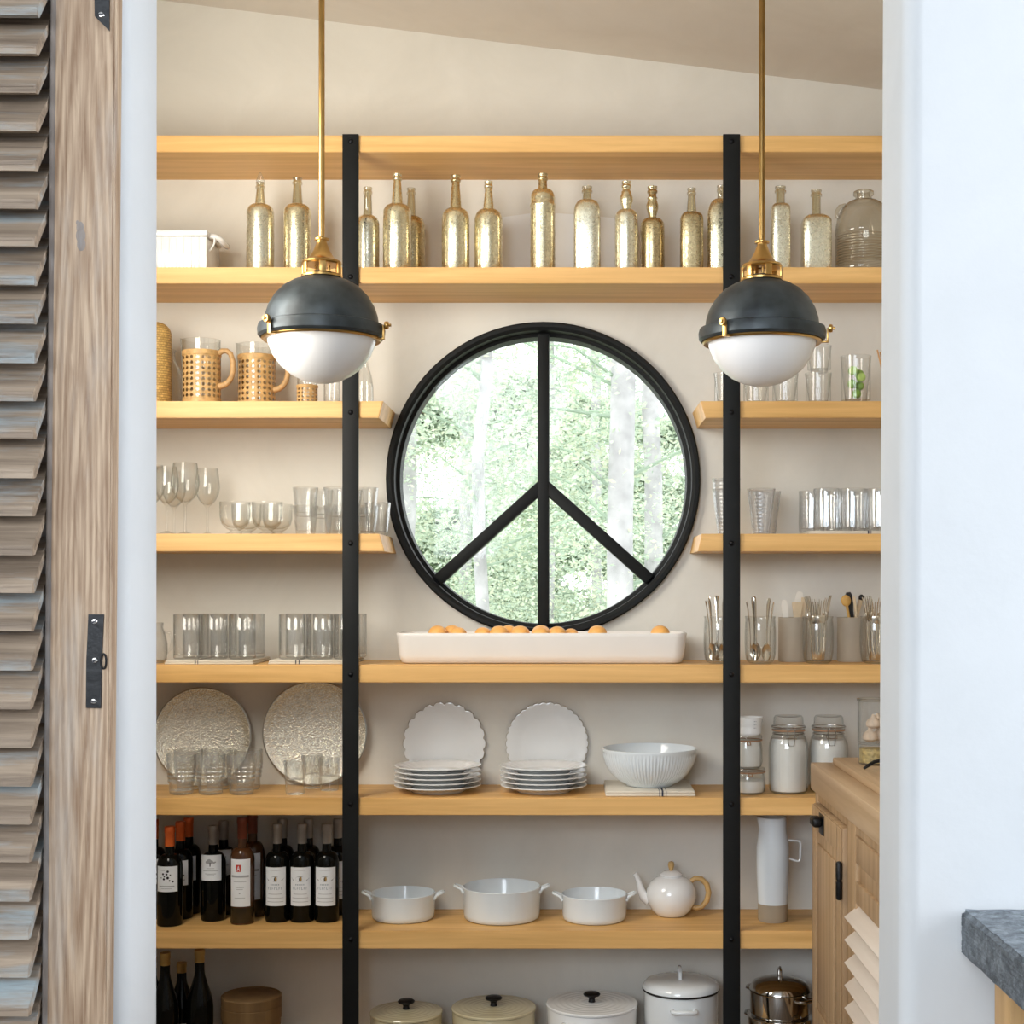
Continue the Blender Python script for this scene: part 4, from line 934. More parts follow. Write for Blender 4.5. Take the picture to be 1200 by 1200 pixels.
tool('kitchen_tool', flat_tool([(.007, 0), (.007, .15), (.0095, .17), (.0095, .2), (.006, .208)], .012, 0), M['knife'], 'black riveted knife handle leaning in the second crock', C2, (.018, .004), (-.010, -.004, .205), 'knife')
tool('kitchen_tool', flat_tool([(.0035, 0), (.0035, .19), (.002, .195)], .008, 0), M['pale_wood'], 'thin pale wooden handle beside the black knife handle', C2, (.028, -.010), (.004, -.020, .195), 'kitchen tool')
mb = MB().tube([(0, 0, 0), (0, 0, .185), (0, 0, .188)], [.006, .0072, .006], 10)
o = tool('wooden_brush', mb, M['pale_wood'], 'pale wooden handle with black tip leaning to the doorway edge', C2, (-.018, .014), (.034, .020, .20), 'kitchen tool')
mesh_obj('tip', MB().ball((0, 0, .196), .0085, (1, 1, 1.2), 14, 8), M['knife'], o)
# ------------------------------------------------------------------ sixth shelf
z6 = SZ[6]
def leaning(mb, name, m, label, cat, px, rz, tilt, y, group, parts=()):
    t = thing(name, label, cat, (X(px, y), y, rz), (math.radians(tilt), 0, 0), group)
    mesh_obj('dish', mb, m, t)
    for nm, b, mm_ in parts: mesh_obj(nm, b, mm_, t)
    return t
FACE = Matrix.Rotation(PI / 2, 4, 'X')         # a dish whose hollow looks at the camera
for px, rp, l in ((238, 57.5, 'round hammered silver tray standing on edge by the doorway jamb'), (369.5, 61.5, 'round hammered silver tray standing on edge behind the strap')):
    R = rp * 4.655 / FPX
    mb = MB().lathe([(0, .002), (R * .80, .002), (R * .86, .004), (R * .93, .011), (R * .975, .013), (R * .975, .010), (R * .9, .007), (R * .85, -.001), (0, -.003)], 72, M=FACE)
    leaning(mb, 'silver_tray', M['silver_tray'], l, 'tray', px, z6 + R + .0015, -1.5, 4.668, 'hammered silver trays',
            [('rim', MB().lathe([(R * .975, .0132), (R, .0125), (R, .0085), (R * .975, .0095)], 72, M=FACE), M['tray_rim'])])
def ribbed(r, z, a): return (r * (1 + .014 * math.cos(26 * a)), z) if .076 < z < .112 and r > .04 else (r, z)
rg = Repeat(lambda: tag(mesh_obj('ribbed_tumbler', MB().lathe(cup([(0, .001), (.031, 0), (.035, .004), (.0365, .012), (.0365, .034), (.0400, .038), (.0410, .043), (.0390, .047), (.0415, .051), (.0425, .056), (.0400, .060), (.0430, .064), (.0440, .069), (.0420, .073), (.0440, .077), (.0445, .112), (.0450, .122)], .003, .012), 104, mod=ribbed), M['facet'], sharp=50), '', 'glass'))
for k, (px, y) in enumerate(((212.5, 4.475), (247, 4.475), (283, 4.475), (221, 4.585), (256, 4.585), (291, 4.585))):
    rg((X(px, y), y, z6 + .0002), f"ribbed glass tumbler, {ORD[k % 3]} from the jamb in the {'front' if k < 3 else 'back'} row before the silver tray", 'ribbed tumblers')
def lowrib(r, z, a): return (r * (1 + .014 * math.cos(18 * a)), z) if .004 < z < .055 else (r, z)
sg_ = Repeat(lambda: tag(mesh_obj('heavy_tumbler', MB().lathe(cup([(0, .001), (.027, 0), (.0285, .004), (.030, .055), (.0325, .060), (.034, .098), (.0345, .102)], .004, .045), 72, mod=lowrib), M['facet'], sharp=50), '', 'glass'))
for px, y, l in ((346, 4.475, 'thick based small tumbler standing in front of the second silver tray'), (386, 4.56, 'thick based small tumbler half hidden by the strap'), (366, 4.61, 'thick based small tumbler at the back between the other two')):
    sg_((X(px, y), y, z6 + .0002), l, 'thick based small tumblers')
# plates
def scallop(n, amp): return lambda r, z, a: (r * (1 - amp * abs(math.sin(n * a / 2)) ** 6 * 1.0), z) if r > .09 else (r, z)
def plate_mb(R, rise, M_=None, n=24, amp=.018):
    return MB().lathe([(0, .0045), (R * .55, .004), (R * .62, .0055), (R * .80, rise * .75), (R * .97, rise), (R, rise + .0010), (R, rise + .0035), (R * .97, rise + .0042), (R * .80, rise * .75 + .004), (R * .63, .0095), (R * .55, .0085), (0, .0085)] if M_ is not None else
                      [(0, .002), (R * .50, .002), (R * .54, 0), (R * .60, 0), (R * .62, .004), (R * .80, rise * .75), (R * .97, rise), (R, rise + .0010), (R, rise + .0035), (R * .97, rise + .0042), (R * .80, rise * .75 + .004), (R * .63, .0085), (R * .55, .0065), (0, .0065)], 144, M=M_, mod=scallop(n, amp))
dp = Repeat(lambda: tag(mesh_obj('dinner_plate', plate_mb(.1335, .020), M['china'], sharp=60), '', 'plate'))
for px, l in ((513, 'stack nearer the strap and tray'), (637, 'stack nearer the fluted bowl')):
    for k in range(5):
        dp((X(px, 4.528), 4.528, z6 + .0002 + k * .0148), f"white scalloped plate, {('lowest', 'second', 'middle', 'fourth', 'topmost')[k]} in the {l}", 'stacked scalloped plates', rot=(0, 0, .13 * k + px))
for px, n, amp, l in ((521, 22, .05, 'notched white plate standing upright behind the stack nearer the strap'), (641, 34, .034, 'finely scalloped white plate standing upright behind the stack nearer the bowl')):
    R = 48.3 * 4.672 / FPX
    mb = MB().lathe([(0, .000), (R * .62, .000), (R * .68, .002), (R * .97, .010), (R, .011), (R, .0125), (R * .96, .0135), (R * .68, .006), (R * .60, .004), (0, .004)], 240, M=FACE, mod=scallop(n, amp))
    t = leaning(mb, 'upright_plate', M['china'], l, 'plate', px, z6 + R + .001, -.4, 4.6862, 'upright scalloped plates')
    mesh_obj('raised_edge', MB().lathe([(R * .992, .0095), (R * 1.012, .0085), (R * 1.012, .0070), (R * .992, .0078)], 240, M=FACE, mod=scallop(n, amp)), M['bisque'], t)
# fluted bowl on a folded cloth
y = 4.538; R = .1455; H = .115
cloth(709.5, 815.5, 4.415, 4.67, z6, .017, ((772.5, .0015), (775.5, .005), (780.5, .0015)), 'thick folded cloth with navy stripes under the fluted bowl')
o = tag(mesh_obj('fluted_bowl', MB().lathe([(0, .003), (.062, .002), (.066, 0), (.070, .001), (.074, .006), (.094, .016), (.118, .038), (.134, .065), (.142, .092), (.1435, .104), (R, .108), (R, H), (.1425, H + .001), (.138, .104), (.128, .065), (.108, .034), (.07, .012), (0, .010)], 384,
        mod=lambda r, z, a: (r * (1 + .011 * math.cos(84 * a)), z) if .005 < z < .103 and r > .0735 and (r, z) not in ((.138, .104), (.128, .065), (.108, .034)) else (r, z)), M['blue_china'], loc=(X(761, y), y, z6 + .0180), sharp=60), 'large white fluted bowl standing on a striped cloth', 'bowl')
# swing-top jars
def swing_jar(px, y, z, R, H, lvl, label, grp):
    t = thing('swing_top_jar', label, 'jar', (X(px, y), y, z + .0002), group=grp)
    hb = H * .80
    op = [(0, .002), (R * .82, 0), (R * .95, .006), (R, .02), (R, hb * .70), (R * .97, hb * .80), (R * .88, hb * .90), (R * .78, hb * .95), (R * .78, hb)]
    mesh_obj('body', MB().lathe(cup(op, .0035, .007), 44), M['glass'], t, sharp=60)
    mesh_obj('flour', MB().lathe(fill(op, .0035, .0075, hb * lvl), 40), M['flour'], t)
    mesh_obj('gasket', MB().lathe([(R * .66, hb + .0008), (R * .84, hb + .0008), (R * .84, hb + .005), (R * .66, hb + .005), (R * .66, hb + .0008)], 36), M['rubber'], t)
    mesh_obj('lid', MB().lathe([(0, hb + .0055), (R * .82, hb + .0055), (R * .84, hb + .009), (R * .84, hb + .017), (R * .76, hb + .020), (R * .74, H - .006), (R * .66, H), (R * .5, H - .004), (0, H - .006)], 40), M['glass'], t, sharp=60)
    mb = MB()
    for zz, rr_ in ((hb - .008, R * .80), (hb + .013, R * .86)):
        mb.tube([(rr_ * math.cos(2 * PI * k / 36), rr_ * math.sin(2 * PI * k / 36), zz) for k in range(37)], .0016, 6)
    f = -R * .90
    mb.tube([(-.010, f, hb + .013), (-.012, f - .004, hb - .005), (-.008, f - .006, hb - .040), (.008, f - .006, hb - .040), (.012, f - .004, hb - .005), (.010, f, hb + .013)], .0016, 6)
    mb.tube([(-.016, f + .002, hb - .008), (-.016, f - .005, hb - .018), (.016, f - .005, hb - .018), (.016, f + .002, hb - .008)], .0016, 6)
    mesh_obj('wire_clasp', mb, M['wire'], t)
    return t
y = 4.505
swing_jar(924, y, z6, .0605, Z(838.5, y) - z6, .88, 'tall swing top jar of white flour next to the cabinet', 'swing top flour jars')
y = 4.53
swing_jar(971, y, z6, .0600, Z(838.5, y) - z6, .86, 'tall swing top jar of flour behind the cabinet top', 'swing top flour jars')
def squat(px, y, z, R, H, lvl, label):
    t = thing('squat_jar', label, 'jar', (X(px, y), y, z + .0002), group='stacked squat jars')
    op = [(0, .002), (R * .80, 0), (R * .94, .006), (R, .018), (R * .99, H * .60), (R * .93, H * .78), (R * .90, H * .84)]
    mesh_obj('body', MB().lathe(cup(op, .003, .006), 40), M['glass'], t, sharp=60)
    mesh_obj('flour', MB().lathe(fill(op, .003, .0065, H * lvl), 36), M['flour'], t)
    mesh_obj('lid', MB().lathe([(0, H * .85), (R * .95, H * .85), (R * .98, H * .88), (R * .98, H - .005), (R * .94, H), (0, H)], 40), M['glass'], t, sharp=60)
    mb = MB().tube([(R * .97 * math.cos(2 * PI * k / 36), R * .97 * math.sin(2 * PI * k / 36), H * .845) for k in range(37)], .002, 6)
    mb.tube([(-.004, -R, H * .84), (-.006, -R - .004, H * .74), (.006, -R - .004, H * .74), (.004, -R, H * .84)], .002, 6)
    mesh_obj('wire_clasp', mb, M['rubber'], t)
h1 = Z(899.5, 4.49) - z6; h2 = Z(861, 4.49) - z6 - h1
squat(877, 4.49, z6, .052, h1, .52, 'squat clear jar, nearly empty, at the bottom of its stack')
squat(875, 4.49, z6 + h1, .048, h2, .80, 'squat clear jar full of flour, stacked on another jar')
mc = thing('measuring_cup', 'white measuring cup with marks on top of the stacked jars', 'measuring cup', (X(875.5, 4.49), 4.49, z6 + h1 + h2 + .0006))
R = .045; H = Z(840.5, 4.49) - z6 - h1 - h2
mesh_obj('body', MB().lathe(cup([(0, 0), (R * .84, 0), (R * .90, .004), (R, H)], .0025, .005), 40, mod=lambda r, z, a: (r * (1 + .18 * max(0, math.cos(a)) ** 14 * max(0, z / H - .4)), z)), M['china'], mc)
mb = MB()
for q in range(4):
    zz = .012 + q * .010
    rad = (R * .90 + R * .10 * zz / H) + .0006
    for u0, u1 in ((.001, .006), (.008, .010)):
        a0, a1 = u0 / R + .35, u1 / R + .35
        mb.add([(rad * math.sin(a), -rad * math.cos(a), zz + h) for a in (a0, a1) for h in (0, .0022)], [(0, 1, 3, 2)])
mesh_obj('measure_marks', mb, M['grey_ink'], mc)

# ------------------------------------------------------------------ jars on the cabinet
y = 4.16
t = thing('storage_glass', 'low glass jar of dried beans under the garlic glass on the cutting board', 'jar', (X(1024, y), y, bz))
op = [(0, .001), (.040, 0), (.044, .004), (.044, .056)]
mesh_obj('body', MB().lathe(cup(op, .0025, .005), 40), M['glass'], t)
nb = mesh_obj('beans', MB().lathe(fill(op, .0025, .0055, .045), 36), M['nuts'], t); nb['kind'] = 'stuff'
t = thing('storage_glass', 'tall dark rimmed glass holding garlic bulbs on the cabinet top', 'jar', (X(1024, y), y, bz + .0565))
Hg = Z(819, y) - bz - .0565
mesh_obj('body', MB().lathe(cup([(0, .001), (.043, 0), (.045, .004), (.045, Hg)], .0025, .005), 40), M['glass'], t)
mesh_obj('rim', MB().lathe([(.0452, Hg - .006), (.0475, Hg - .005), (.0475, Hg + .001), (.044, Hg + .002)], 40), M['jug_glass'], t)
for k, (dx, dy, dz, l) in enumerate(((-.014, -.016, .024, 'at the bottom front of the tall glass'), (.017, .006, .024, 'at the bottom back of the tall glass'), (-.004, -.014, .061, 'on top of the others in the tall glass'), (.014, .014, .062, 'at the back on top in the tall glass'))):
    mb = MB().lathe([(0, -.017), (.010, -.016), (.019, -.008), (.020, 0), (.015, .010), (.007, .016), (.004, .024), (0, .025)], 24, mod=lambda r, z, a: (r * (1 + .06 * abs(math.sin(4 * a))), z))
    tag(mesh_obj('garlic_bulb', mb, M['garlic'], loc=(X(1024, y) + dx, y + dy, bz + .0565 + dz)), 'garlic bulb ' + l, 'garlic', 'garlic bulbs in the tall glass')
tag(mesh_obj('iron_handle', MB().tube([(X(1012, 4.02), 4.02, bz + .004), (X(1016, 4.02), 4.02, bz + .010), (X(1024, 4.03), 4.03, bz + .021), (X(1034, 4.05), 4.05, bz + .024), (X(1050, 4.07), 4.07, bz + .016), (X(1060, 4.07), 4.07, bz + .006)], [.003, .0045, .005, .005, .005, .005], 10), M['black_iron']), 'dark curved handle lying on the cutting board before the garlic', 'utensil')

# ------------------------------------------------------------------ seventh shelf: wine
z7 = SZ[7]
def arc_rect(mb, R, u0, u1, za, zb_, mi=0, n=14):
    vs = []
    for k in range(n + 1):
        a = (u0 + (u1 - u0) * k / n) / R; vs += [(R * math.sin(a), -R * math.cos(a), za), (R * math.sin(a), -R * math.cos(a), zb_)]
    return mb.add(vs, [(2 * k, 2 * k + 2, 2 * k + 3, 2 * k + 1) for k in range(n)], mi)
def arc_disc(mb, R, u, z, r, sx=1.0, mi=0, n=14):
    vs = [(R * math.sin(u / R), -R * math.cos(u / R), z)]
    for k in range(n):
        a = 2 * PI * k / n; uu = (u + r * sx * math.cos(a)) / R; vs.append((R * math.sin(uu), -R * math.cos(uu), z + r * math.sin(a)))
    return mb.add(vs, [(0, 1 + k, 1 + (k + 1) % n) for k in range(n)], mi)
def arc_tri(mb, R, pts, mi=0):
    return mb.add([(R * math.sin(u / R), -R * math.cos(u / R), z) for u, z in pts], [tuple(range(len(pts)))], mi)
INK = ['ink', 'grey_ink', 'red', 'gold_ink', 'blue_ink', 'paper']
def wine_bottle(R, H, lab, style, capm, bodym, lowm=None):
    """style: dots, tree, rose, crest, or None"""
    def make():
        t = thing('wine_bottle', '', 'wine bottle')
        nz = H * .72; sh = H * .60; c0 = H * .80
        pr = [(0, .006), (R * .7, .002), (R * .94, 0), (R, .006), (R, sh)] + [(.0148 + (R - .0148) * math.cos(q * PI / 16) ** .85, sh + (nz - sh) * math.sin(q * PI / 16) ** 1.15) for q in range(1, 8)] + [(.0145, nz), (.0138, c0), (0, c0)]
        mesh_obj('body', MB().lathe(pr, 48), bodym, t, sharp=60)
        mesh_obj('capsule', MB().lathe([(0, c0 + .0004), (.0148, c0 + .0004), (.0150, c0 + .002), (.0148, H - .020), (.0160, H - .018), (.0160, H - .004), (.0150, H), (0, H)], 24), capm, t)
        if lab:
            za, zb_, hw2 = lab; Rl = R + .0006
            lo = mesh_obj('label', arc_rect(MB(), Rl, -hw2, hw2, za, zb_, n=24), M['paper'], t)
            mb = MB(); Q = Rl + .0004; w_ = hw2; h_ = zb_ - za
            if style == 'dots':
                for u, v, r in ((.12, .80, .0030), (-.30, .70, .0026), (.02, .69, .0026), (.34, .66, .0018), (-.18, .60, .0019), (.12, .55, .0033), (-.22, .50, .0027), (-.48, .55, .0014), (.28, .44, .0021), (.56, .40, .0025)):
                    arc_disc(mb, Q, u * w_, za + v * h_, r * 1.25, 1, 0)
                arc_rect(mb, Q, -.55 * w_, -.12 * w_, za + .84 * h_, za + .86 * h_, 1); arc_rect(mb, Q, -.7 * w_, .7 * w_, za + .20 * h_, za + .235 * h_, 1); arc_rect(mb, Q, -.5 * w_, .5 * w_, za + .12 * h_, za + .135 * h_, 1)
            elif style == 'tree':
                for u, v, r in ((-.28, .72, .0048), (-.10, .78, .0052), (.10, .74, .0046), (-.02, .68, .004), (.30, .70, .0030), (.42, .72, .0022)): arc_disc(mb, Q, u * w_, za + v * h_, r, 1.2, 1)
                arc_rect(mb, Q, -.06 * w_, .02 * w_, za + .56 * h_, za + .70 * h_, 0)
                for v, a in ((.47, .35), (.38, .72), (.26, .5), (.20, .35)): arc_rect(mb, Q, -a * w_, a * w_, za + v * h_, za + (v + .02) * h_, 1)
            elif style == 'rose':
                u0, u1, q0, q1 = -.34, .12, .735, .885
                arc_rect(mb, Q, u0 * w_, u1 * w_, za + q0 * h_, za + q1 * h_, 2)
                Q2 = Q + .0003                                     # a white letter A on the red square
                def A(pts): arc_tri(mb, Q2, [((u0 + (u1 - u0) * a) * w_, za + (q0 + (q1 - q0) * b) * h_) for a, b in pts], 5)
                A([(.22, .18), (.34, .18), (.54, .84), (.46, .84)]); A([(.66, .18), (.78, .18), (.54, .84), (.46, .84)]); A([(.34, .34), (.66, .34), (.64, .44), (.36, .44)]); A([(.15, .10), (.85, .10), (.85, .14), (.15, .14)])
                arc_rect(mb, Q, -.85 * w_, .85 * w_, za + .615 * h_, za + .66 * h_, 1)
                for v, a in ((.52, .6), (.40, .4), (.36, .3), (.18, .5)): arc_rect(mb, Q, -a * w_, a * w_, za + v * h_, za + (v + .010) * h_, 1)
                arc_disc(mb, Q, 0, za + .28 * h_, .0018, 1.4, 1)
            elif style == 'crest':
                arc_disc(mb, Q, 0, za + .70 * h_, .0085, 1.7, 1); arc_disc(mb, Q + .0002, -.14 * w_, za + .70 * h_, .0064, 1.4, 5); arc_disc(mb, Q + .0002, .26 * w_, za + .70 * h_, .0062, 1.2, 5)
                arc_disc(mb, Q + .0004, .02 * w_, za + .69 * h_, .0066, .55, 0); arc_disc(mb, Q + .0005, .09 * w_, za + .70 * h_, .0072, .42, 3)
                for s_ in (-1, 1): arc_tri(mb, Q, [(s_ * .9 * w_, za + .73 * h_), (s_ * .55 * w_, za + .66 * h_), (s_ * .62 * w_, za + .64 * h_)], 1)
                for k in range(6): arc_rect(mb, Q, (-.40 + k * .14) * w_, (-.33 + k * .14) * w_, za + .535 * h_, za + .565 * h_, 4, 2)
                for k in range(7):                                  # the large spaced capitals of the name
                    u = -.66 + k * .20; arc_rect(mb, Q, u * w_, (u + .035) * w_, za + .42 * h_, za + .485 * h_, 4, 2); arc_rect(mb, Q, (u + .05) * w_, (u + .10) * w_, za + (.47, .42, .45)[k % 3] * h_, za + (.485, .435, .465)[k % 3] * h_, 4, 2)
                for v, a in ((.92, .5), (.30, .62), (.20, .75), (.10, .75)): arc_rect(mb, Q, -a * w_, a * w_, za + v * h_, za + (v + .012) * h_, 1)
            mesh_obj('label_print', mb, [M[q] for q in INK], lo)
        if lowm: mesh_obj('empty_base', MB().lathe([(R * .9, -.0000), (R + .0005, .0065), (R + .0005, lab[0] - .004)], 40), lowm, t)
        return t
    return make
DOT = Repeat(wine_bottle(.0385, .303, (.108, .186, .0345), 'dots', M['foil_orange'], M['wine']))
for px, y, l, sc in ((199, 4.475, 'red wine bottle with orange foil and a dotted label, in front by the jamb', .985), (211.5, 4.57, 'wine bottle with orange foil half hidden behind the front dotted one', .985), (221, 4.645, 'wine bottle with red orange foil at the back, dotted label showing at its edge', .985), (180, 4.58, 'wine bottle with dark orange foil nearly hidden behind the jamb', 1.0)):
    DOT((X(px, y), y, z7 + .0002), l, 'dotted label wine bottles', scale=(sc if y > 4.5 else 1, sc if y > 4.5 else 1, sc))
TREE = Repeat(wine_bottle(.0385, .290, (.126, .205, .0350), 'tree', M['foil_grey'], M['wine']))
for px, y, l in ((250, 4.545, 'red wine bottle with pewter foil and a tree drawing on its label'), (262, 4.635, 'wine bottle with pewter foil behind the tree labelled one')):
    TREE((X(px, y), y, z7 + .0002), l, 'tree label wine bottles')
ROSE = Repeat(wine_bottle(.0370, .322, (.056, .200, .0335), 'rose', M['foil_red'], M['rose'], M['rose_low']))
for px, y, l in ((284, 4.50, 'amber rose wine bottle with tall white label and red square'), (296, 4.60, 'amber rose wine bottle behind the front amber one')):
    ROSE((X(px, y), y, z7 + .0002), l, 'amber wine bottles')
CREST = Repeat(wine_bottle(.0375, .297, (.052, .170, .0350), 'crest', M['foil_grey'], M['wine']))
for k, (px, y) in enumerate(((325, 4.53), (354, 4.53), (383, 4.53), (331, 4.63), (361.5, 4.63), (396, 4.63))):
    CREST((X(px, y), y, z7 + .0002), f"dark wine bottle with crest label, {ORD[k % 3]} from the amber bottles in the {'front' if k < 3 else 'back'} row", 'crest label wine bottles')
# casseroles
def casserole(px, y, R, H, label):
    t = thing('round_casserole', label, 'casserole', (X(px, y), y, z7 + .0002), group='white open casseroles')
    mesh_obj('pot', MB().lathe([(0, .001), (R * .90, 0), (R * .97, .005), (R * .985, .018), (R, H - .004), (R * 1.012, H), (R * .99, H + .002), (R * .965, H - .004), (R * .95, .02), (R * .90, .010), (0, .008)], 64), M['blue_china'], t, sharp=60)
    for s_ in (-1, 1):
        mb = MB().tube([(s_ * R * .99, -.020, H - .018), (s_ * (R + .006), -.020, H - .005), (s_ * (R + .020), -.017, H + .001), (s_ * (R + .027), -.009, H + .0035), (s_ * (R + .028), 0, H + .004), (s_ * (R + .027), .009, H + .0035), (s_ * (R + .020), .017, H + .001), (s_ * (R + .006), .020, H - .005), (s_ * R * .99, .020, H - .018)], .0040, 8, flat=.7)
        mesh_obj('handle', mb, M['blue_china'], t)
casserole(472.5, 4.565, .0985, .078, 'small white open casserole nearest the strap and wine')
casserole(588, 4.565, .1195, .098, 'large white open casserole in the middle of three')
casserole(696.5, 4.55, .1000, .078, 'small white open casserole beside the teapot')
# teapot
y = 4.605; s = y / FPX
t = thing('teapot', 'cream white teapot with bamboo handle and golden knob', 'teapot', (X(786.5, y), y, z7 + .0002))
R = .0785; H = Z(1030, y) - z7 + .0
mesh_obj('pot', MB().lathe([(0, .002), (.040, .001), (.042, 0), (.048, .003), (R * .80, .020), (R * .95, .042), (R, .062), (R * .96, .084), (R * .83, .103), (R * .62, .116), (R * .46, .121), (.036, .124), (.034, .121), (0, .1205)], 56), M['china'], t, sharp=60)
ld_ = mesh_obj('lid', MB().lathe([(.036, .1245), (.0355, .129), (.030, .132), (.029, .133), (.024, .1365), (.010, .139), (0, .139)], 40), M['china'], t)
mesh_obj('lid_knob', MB().lathe([(.005, .1388), (.0065, .142), (.009, .150), (.0105, .158), (.008, .166), (0, .169)], 20), M['bamboo'], ld_)
mesh_obj('spout', MB().tube([(-R * .90, 0, .046), (-R * 1.08, 0, .056), (-R * 1.20, 0, .078), (-R * 1.29, 0, .104), (-R * 1.40, 0, .124), (-R * 1.46, 0, .130)], [.017, .015, .0120, .0088, .0072, .0078], 14), M['china'], t)
hp = [(R * .80, 0, .106), (R * .96, 0, .115), (R * 1.20, 0, .113), (R * 1.42, 0, .096), (R * 1.50, 0, .070), (R * 1.42, 0, .044), (R * 1.22, 0, .026), (R * 1.00, 0, .022), (R * .82, 0, .026)]
mesh_obj('handle', MB().tube(hp, [.0075, .0082, .0085, .0088, .0090, .0088, .0085, .0080, .0075], 12), M['bamboo'], t)
# tall two-tone pitcher
y = 4.53; H = Z(957.5, y) - z7
t = thing('ceramic_pitcher', 'tall two tone pitcher, white above and bare tan clay below, with wire handle', 'pitcher', (X(905.5, y), y, z7 + .0002))
R = .0500; hc = Z(1058, y) - z7
mesh_obj('bare_base', MB().lathe([(0, .001), (R * .86, 0), (R * .90, .004), (R * .915, hc), (0, hc)], 44), M['tan_clay'], t)
mesh_obj('body', MB().lathe([(0, hc + .0002), (R * .915, hc + .0002), (R * .96, H * .38), (R * 1.0, H * .55), (R * .99, H * .72), (R * .90, H * .82), (R * .84, H * .88), (R * .85, H - .004), (R * .84, H), (R * .79, H - .002), (R * .8, H * .86), (0, H * .84)], 44, mod=lambda r, z, a: (r * (1 + .16 * max(0, -math.cos(a)) ** 12 * max(0, (z / H - .88) / .12)), z)), M['blue_china'], t, sharp=60)
mesh_obj('handle', MB().tube([(R * .96, 0, H * .775), (R * 1.5, 0, H * .770), (R * 1.66, 0, H * .765), (R * 1.72, 0, H * .74), (R * 1.70, 0, H * .60), (R * 1.64, 0, H * .575), (R * 1.5, 0, H * .572), (R * .98, 0, H * .60)], .0035, 8), M['china'], t)

# ------------------------------------------------------------------ bottom board
z8 = SZ[8]
def make_burgundy():
    t = thing('wine_bottle', '', 'wine bottle')
    R, H = .041, .300
    mesh_obj('body', MB().lathe([(0, .005), (R * .9, 0), (R, .006), (R, .13), (R * .96, .15), (R * .80, .175), (R * .58, .20), (.0165, .225), (.0145, .24), (.0142, .264), (0, .264)], 44), M['wine'], t)
    mesh_obj('capsule', MB().lathe([(0, .2642), (.0150, .2642), (.0152, .266), (.0148, H - .018), (.0162, H - .016), (.0160, H), (0, H)], 20), M['foil_gold'], t)
    lo = mesh_obj('label', arc_rect(MB(), R + .0006, -.002, .030, .02, .085), M['paper'], t)
    return t
BG = Repeat(make_burgundy)
for px, y, tp, l in ((193.5, 4.47, 1116.5, 'sloping shouldered dark bottle with gold foil in front by the jamb'), (234, 4.50, 1113, 'sloping shouldered dark bottle with gold foil next to the wooden box'), (213, 4.585, 1128, 'sloping shouldered dark bottle at the back between the gold foil ones'), (178, 4.58, 1122, 'sloping shouldered dark bottle mostly hidden behind the jamb')):
    BG((X(px, y), y, z8 + .0002), l, 'sloping shouldered wine bottles', scale=(1, 1, (Z(tp, y) - z8) / .300))
y = 4.545; H = Z(1165, y) - z8; R = .092
t = thing('round_box', 'dark round bentwood box with a lid beside the wine bottles', 'box', (X(294.5, y), y, z8 + .0002))
mesh_obj('body', MB().lathe([(0, 0), (R * .97, 0), (R * .97, H - .071), (0, H - .071)], 48), M['box_wood'], t)
mesh_obj('lid', MB().lathe([(0, H - .0705), (R, H - .0705), (R, H - .034), (R * .985, H - .033), (R * .985, H - .031), (R, H - .030), (R, H - .003), (R * .96, H), (R * .93, H - .004), (0, H - .005)], 48), M['box_wood'], t, sharp=50)
def dutch(px, y, R, rimpy, knobpy, m, label):
    H = Z(rimpy, y - R * .7) - z8; K = Z(knobpy, y) - z8
    t = thing('cooking_pot', label, 'cooking pot', (X(px, y), y, z8 + .0002), group='lidded enamel cooking pots')
    mesh_obj('pot', MB().lathe([(0, 0), (R * .90, 0), (R * .96, .008), (R * .985, H - .004), (R * .98, H), (0, H)], 56), m, t)
    d = K - H - .028
    pr = [(R * .96, H + .0006), (R * 1.0, H + .002), (R * 1.005, H + .007), (R * .985, H + .010)]
    for k in range(1, 7):
        r = R * (.97 - .13 * k); zz = H + .010 + (d - .010) * (1 - (r / (R * .97)) ** 2)
        pr += [(r + .004, zz - .0012), (r, zz), (r - .003, zz - .0008)]
    pr += [(.012, H + d), (0, H + d)]
    ld = mesh_obj('lid', MB().lathe(pr, 56), m, t)
    mesh_obj('knob', MB().lathe([(0, H + d + .0004), (.011, H + d + .0004), (.009, H + d + .010), (.012, H + d + .016), (.025, H + d + .021), (.0265, H + d + .025), (.022, H + d + .029), (0, H + d + .031)], 28), M['black_iron'], ld)
    for s_ in (-1, 1):
        mesh_obj('handle', MB().tube([(s_ * R * .97, -.03, H - .025), (s_ * (R + .018), -.028, H - .022), (s_ * (R + .024), 0, H - .021), (s_ * (R + .018), .028, H - .022), (s_ * R * .97, .03, H - .025)], .007, 8, M=Matrix.Rotation(1.15, 4, 'Z')), m, t)
dutch(476, 4.53, .112, 1197, 1172, M['cream'], 'small round cream enamel pot nearest the strap')
dutch(578.5, 4.53, .130, 1193, 1168, M['cream'], 'wider cream enamel pot between the small cream one and the white one')
dutch(693.5, 4.53, .141, 1189, 1163.5, M['china'], 'white enamel pot with black knob beside the tall white pot')
y = 4.535; R = .1175; H = Z(1168, y - .08) - z8
t = thing('stock_pot', 'tall white enamel pot with a black rimmed lid', 'cooking pot', (X(798, y), y, z8 + .0002))
mesh_obj('pot', MB().lathe([(0, 0), (R * .94, 0), (R * .97, .006), (R * .97, H), (0, H)], 56), M['white_enamel'], t)
ld_ = mesh_obj('lid', MB().lathe([(R * .95, H + .0066), (R * 1.0, H + .0066), (R * .99, H + .016), (R * .93, H + .026), (R * .78, H + .032), (R * .5, H + .036), (0, H + .038)], 56), M['white_enamel'], t)
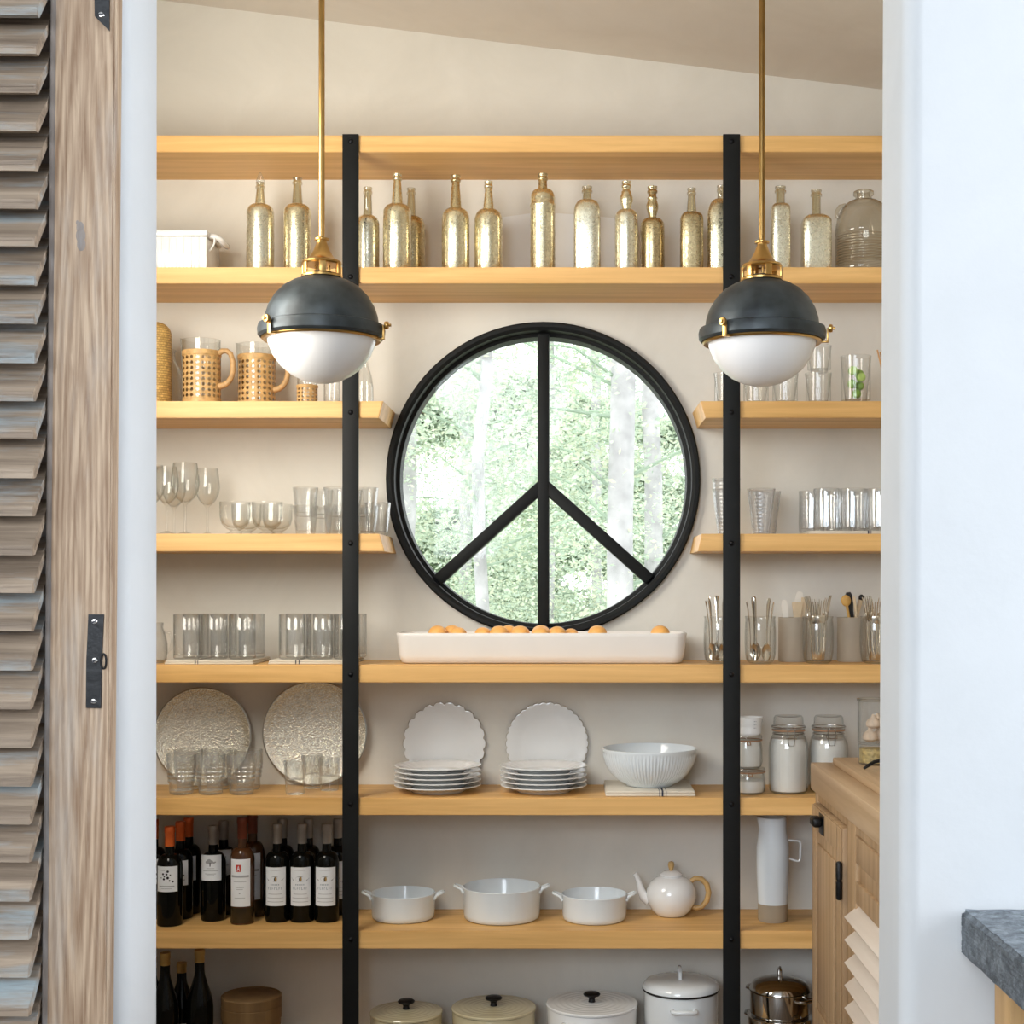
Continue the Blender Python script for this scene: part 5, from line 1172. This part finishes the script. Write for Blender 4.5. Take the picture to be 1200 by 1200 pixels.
mesh_obj('rim', MB().lathe([(0, H + .0003), (R * 1.0, H + .0003), (R * 1.015, H + .003), (R * 1.0, H + .0062), (0, H + .0062)], 56), M['black_iron'], ld_)
mesh_obj('lid_handle', MB().tube([(-.004, -.024, H + .036), (-.004, -.024, H + .058), (-.004, -.014, H + .066), (-.004, .014, H + .066), (-.004, .024, H + .058), (-.004, .024, H + .036)], .006, 10), M['white_enamel'], ld_)
mb = MB().tube([(-.034, -R * .93, H - .036), (-.034, -R - .012, H - .034), (-.024, -R - .018, H - .034), (.024, -R - .018, H - .034), (.034, -R - .012, H - .034), (.034, -R * .93, H - .036)], .007, 10)
mesh_obj('front_handle', mb, M['white_enamel'], t)
def steel_pot(px, y, z, R, H, label, lidded):
    t = thing('steel_pot', label, 'cooking pot', (X(px, y), y, z + .0002), group='stacked polished steel pots')
    mesh_obj('pot', MB().lathe([(0, 0), (R * .95, 0), (R, .008), (R, H - .003), (R * 1.03, H), (R * 1.0, H + .001), (0, H + .001)], 56), M['chrome'], t)
    for a in (-.9, 2.25):
        T = Matrix.Rotation(a + PI / 2, 4, 'Z')
        mesh_obj('handle', MB().tube([(-.028, -R * .98, H * .80), (-.028, -R - .022, H * .84), (-.018, -R - .030, H * .85), (.018, -R - .030, H * .85), (.028, -R - .022, H * .84), (.028, -R * .98, H * .80)], .005, 10, M=T), M['chrome'], t)
    if lidded:
        ld = mesh_obj('lid', MB().lathe([(R * .98, H + .0014), (R * 1.02, H + .002), (R * 1.0, H + .008), (R * .9, H + .022), (R * .6, H + .033), (R * .3, H + .037), (0, H + .038)], 56), M['chrome'], t)
        mesh_obj('lid_handle', MB().tube([(.0, -.022, H + .034), (0, -.020, H + .060), (0, 0, H + .068), (0, .020, H + .060), (0, .022, H + .034)], .004, 10), M['chrome'], ld)
y = 4.535; s8 = Z(1189, y) - z8
steel_pot(914, y, z8, .098, s8, 'wide polished steel pot at the bottom of its stack beside the cabinet', False)
steel_pot(914, y, z8 + s8 + .0015, .092, Z(1160, y) - z8 - s8, 'polished steel pot with lid stacked on the wider one', True)
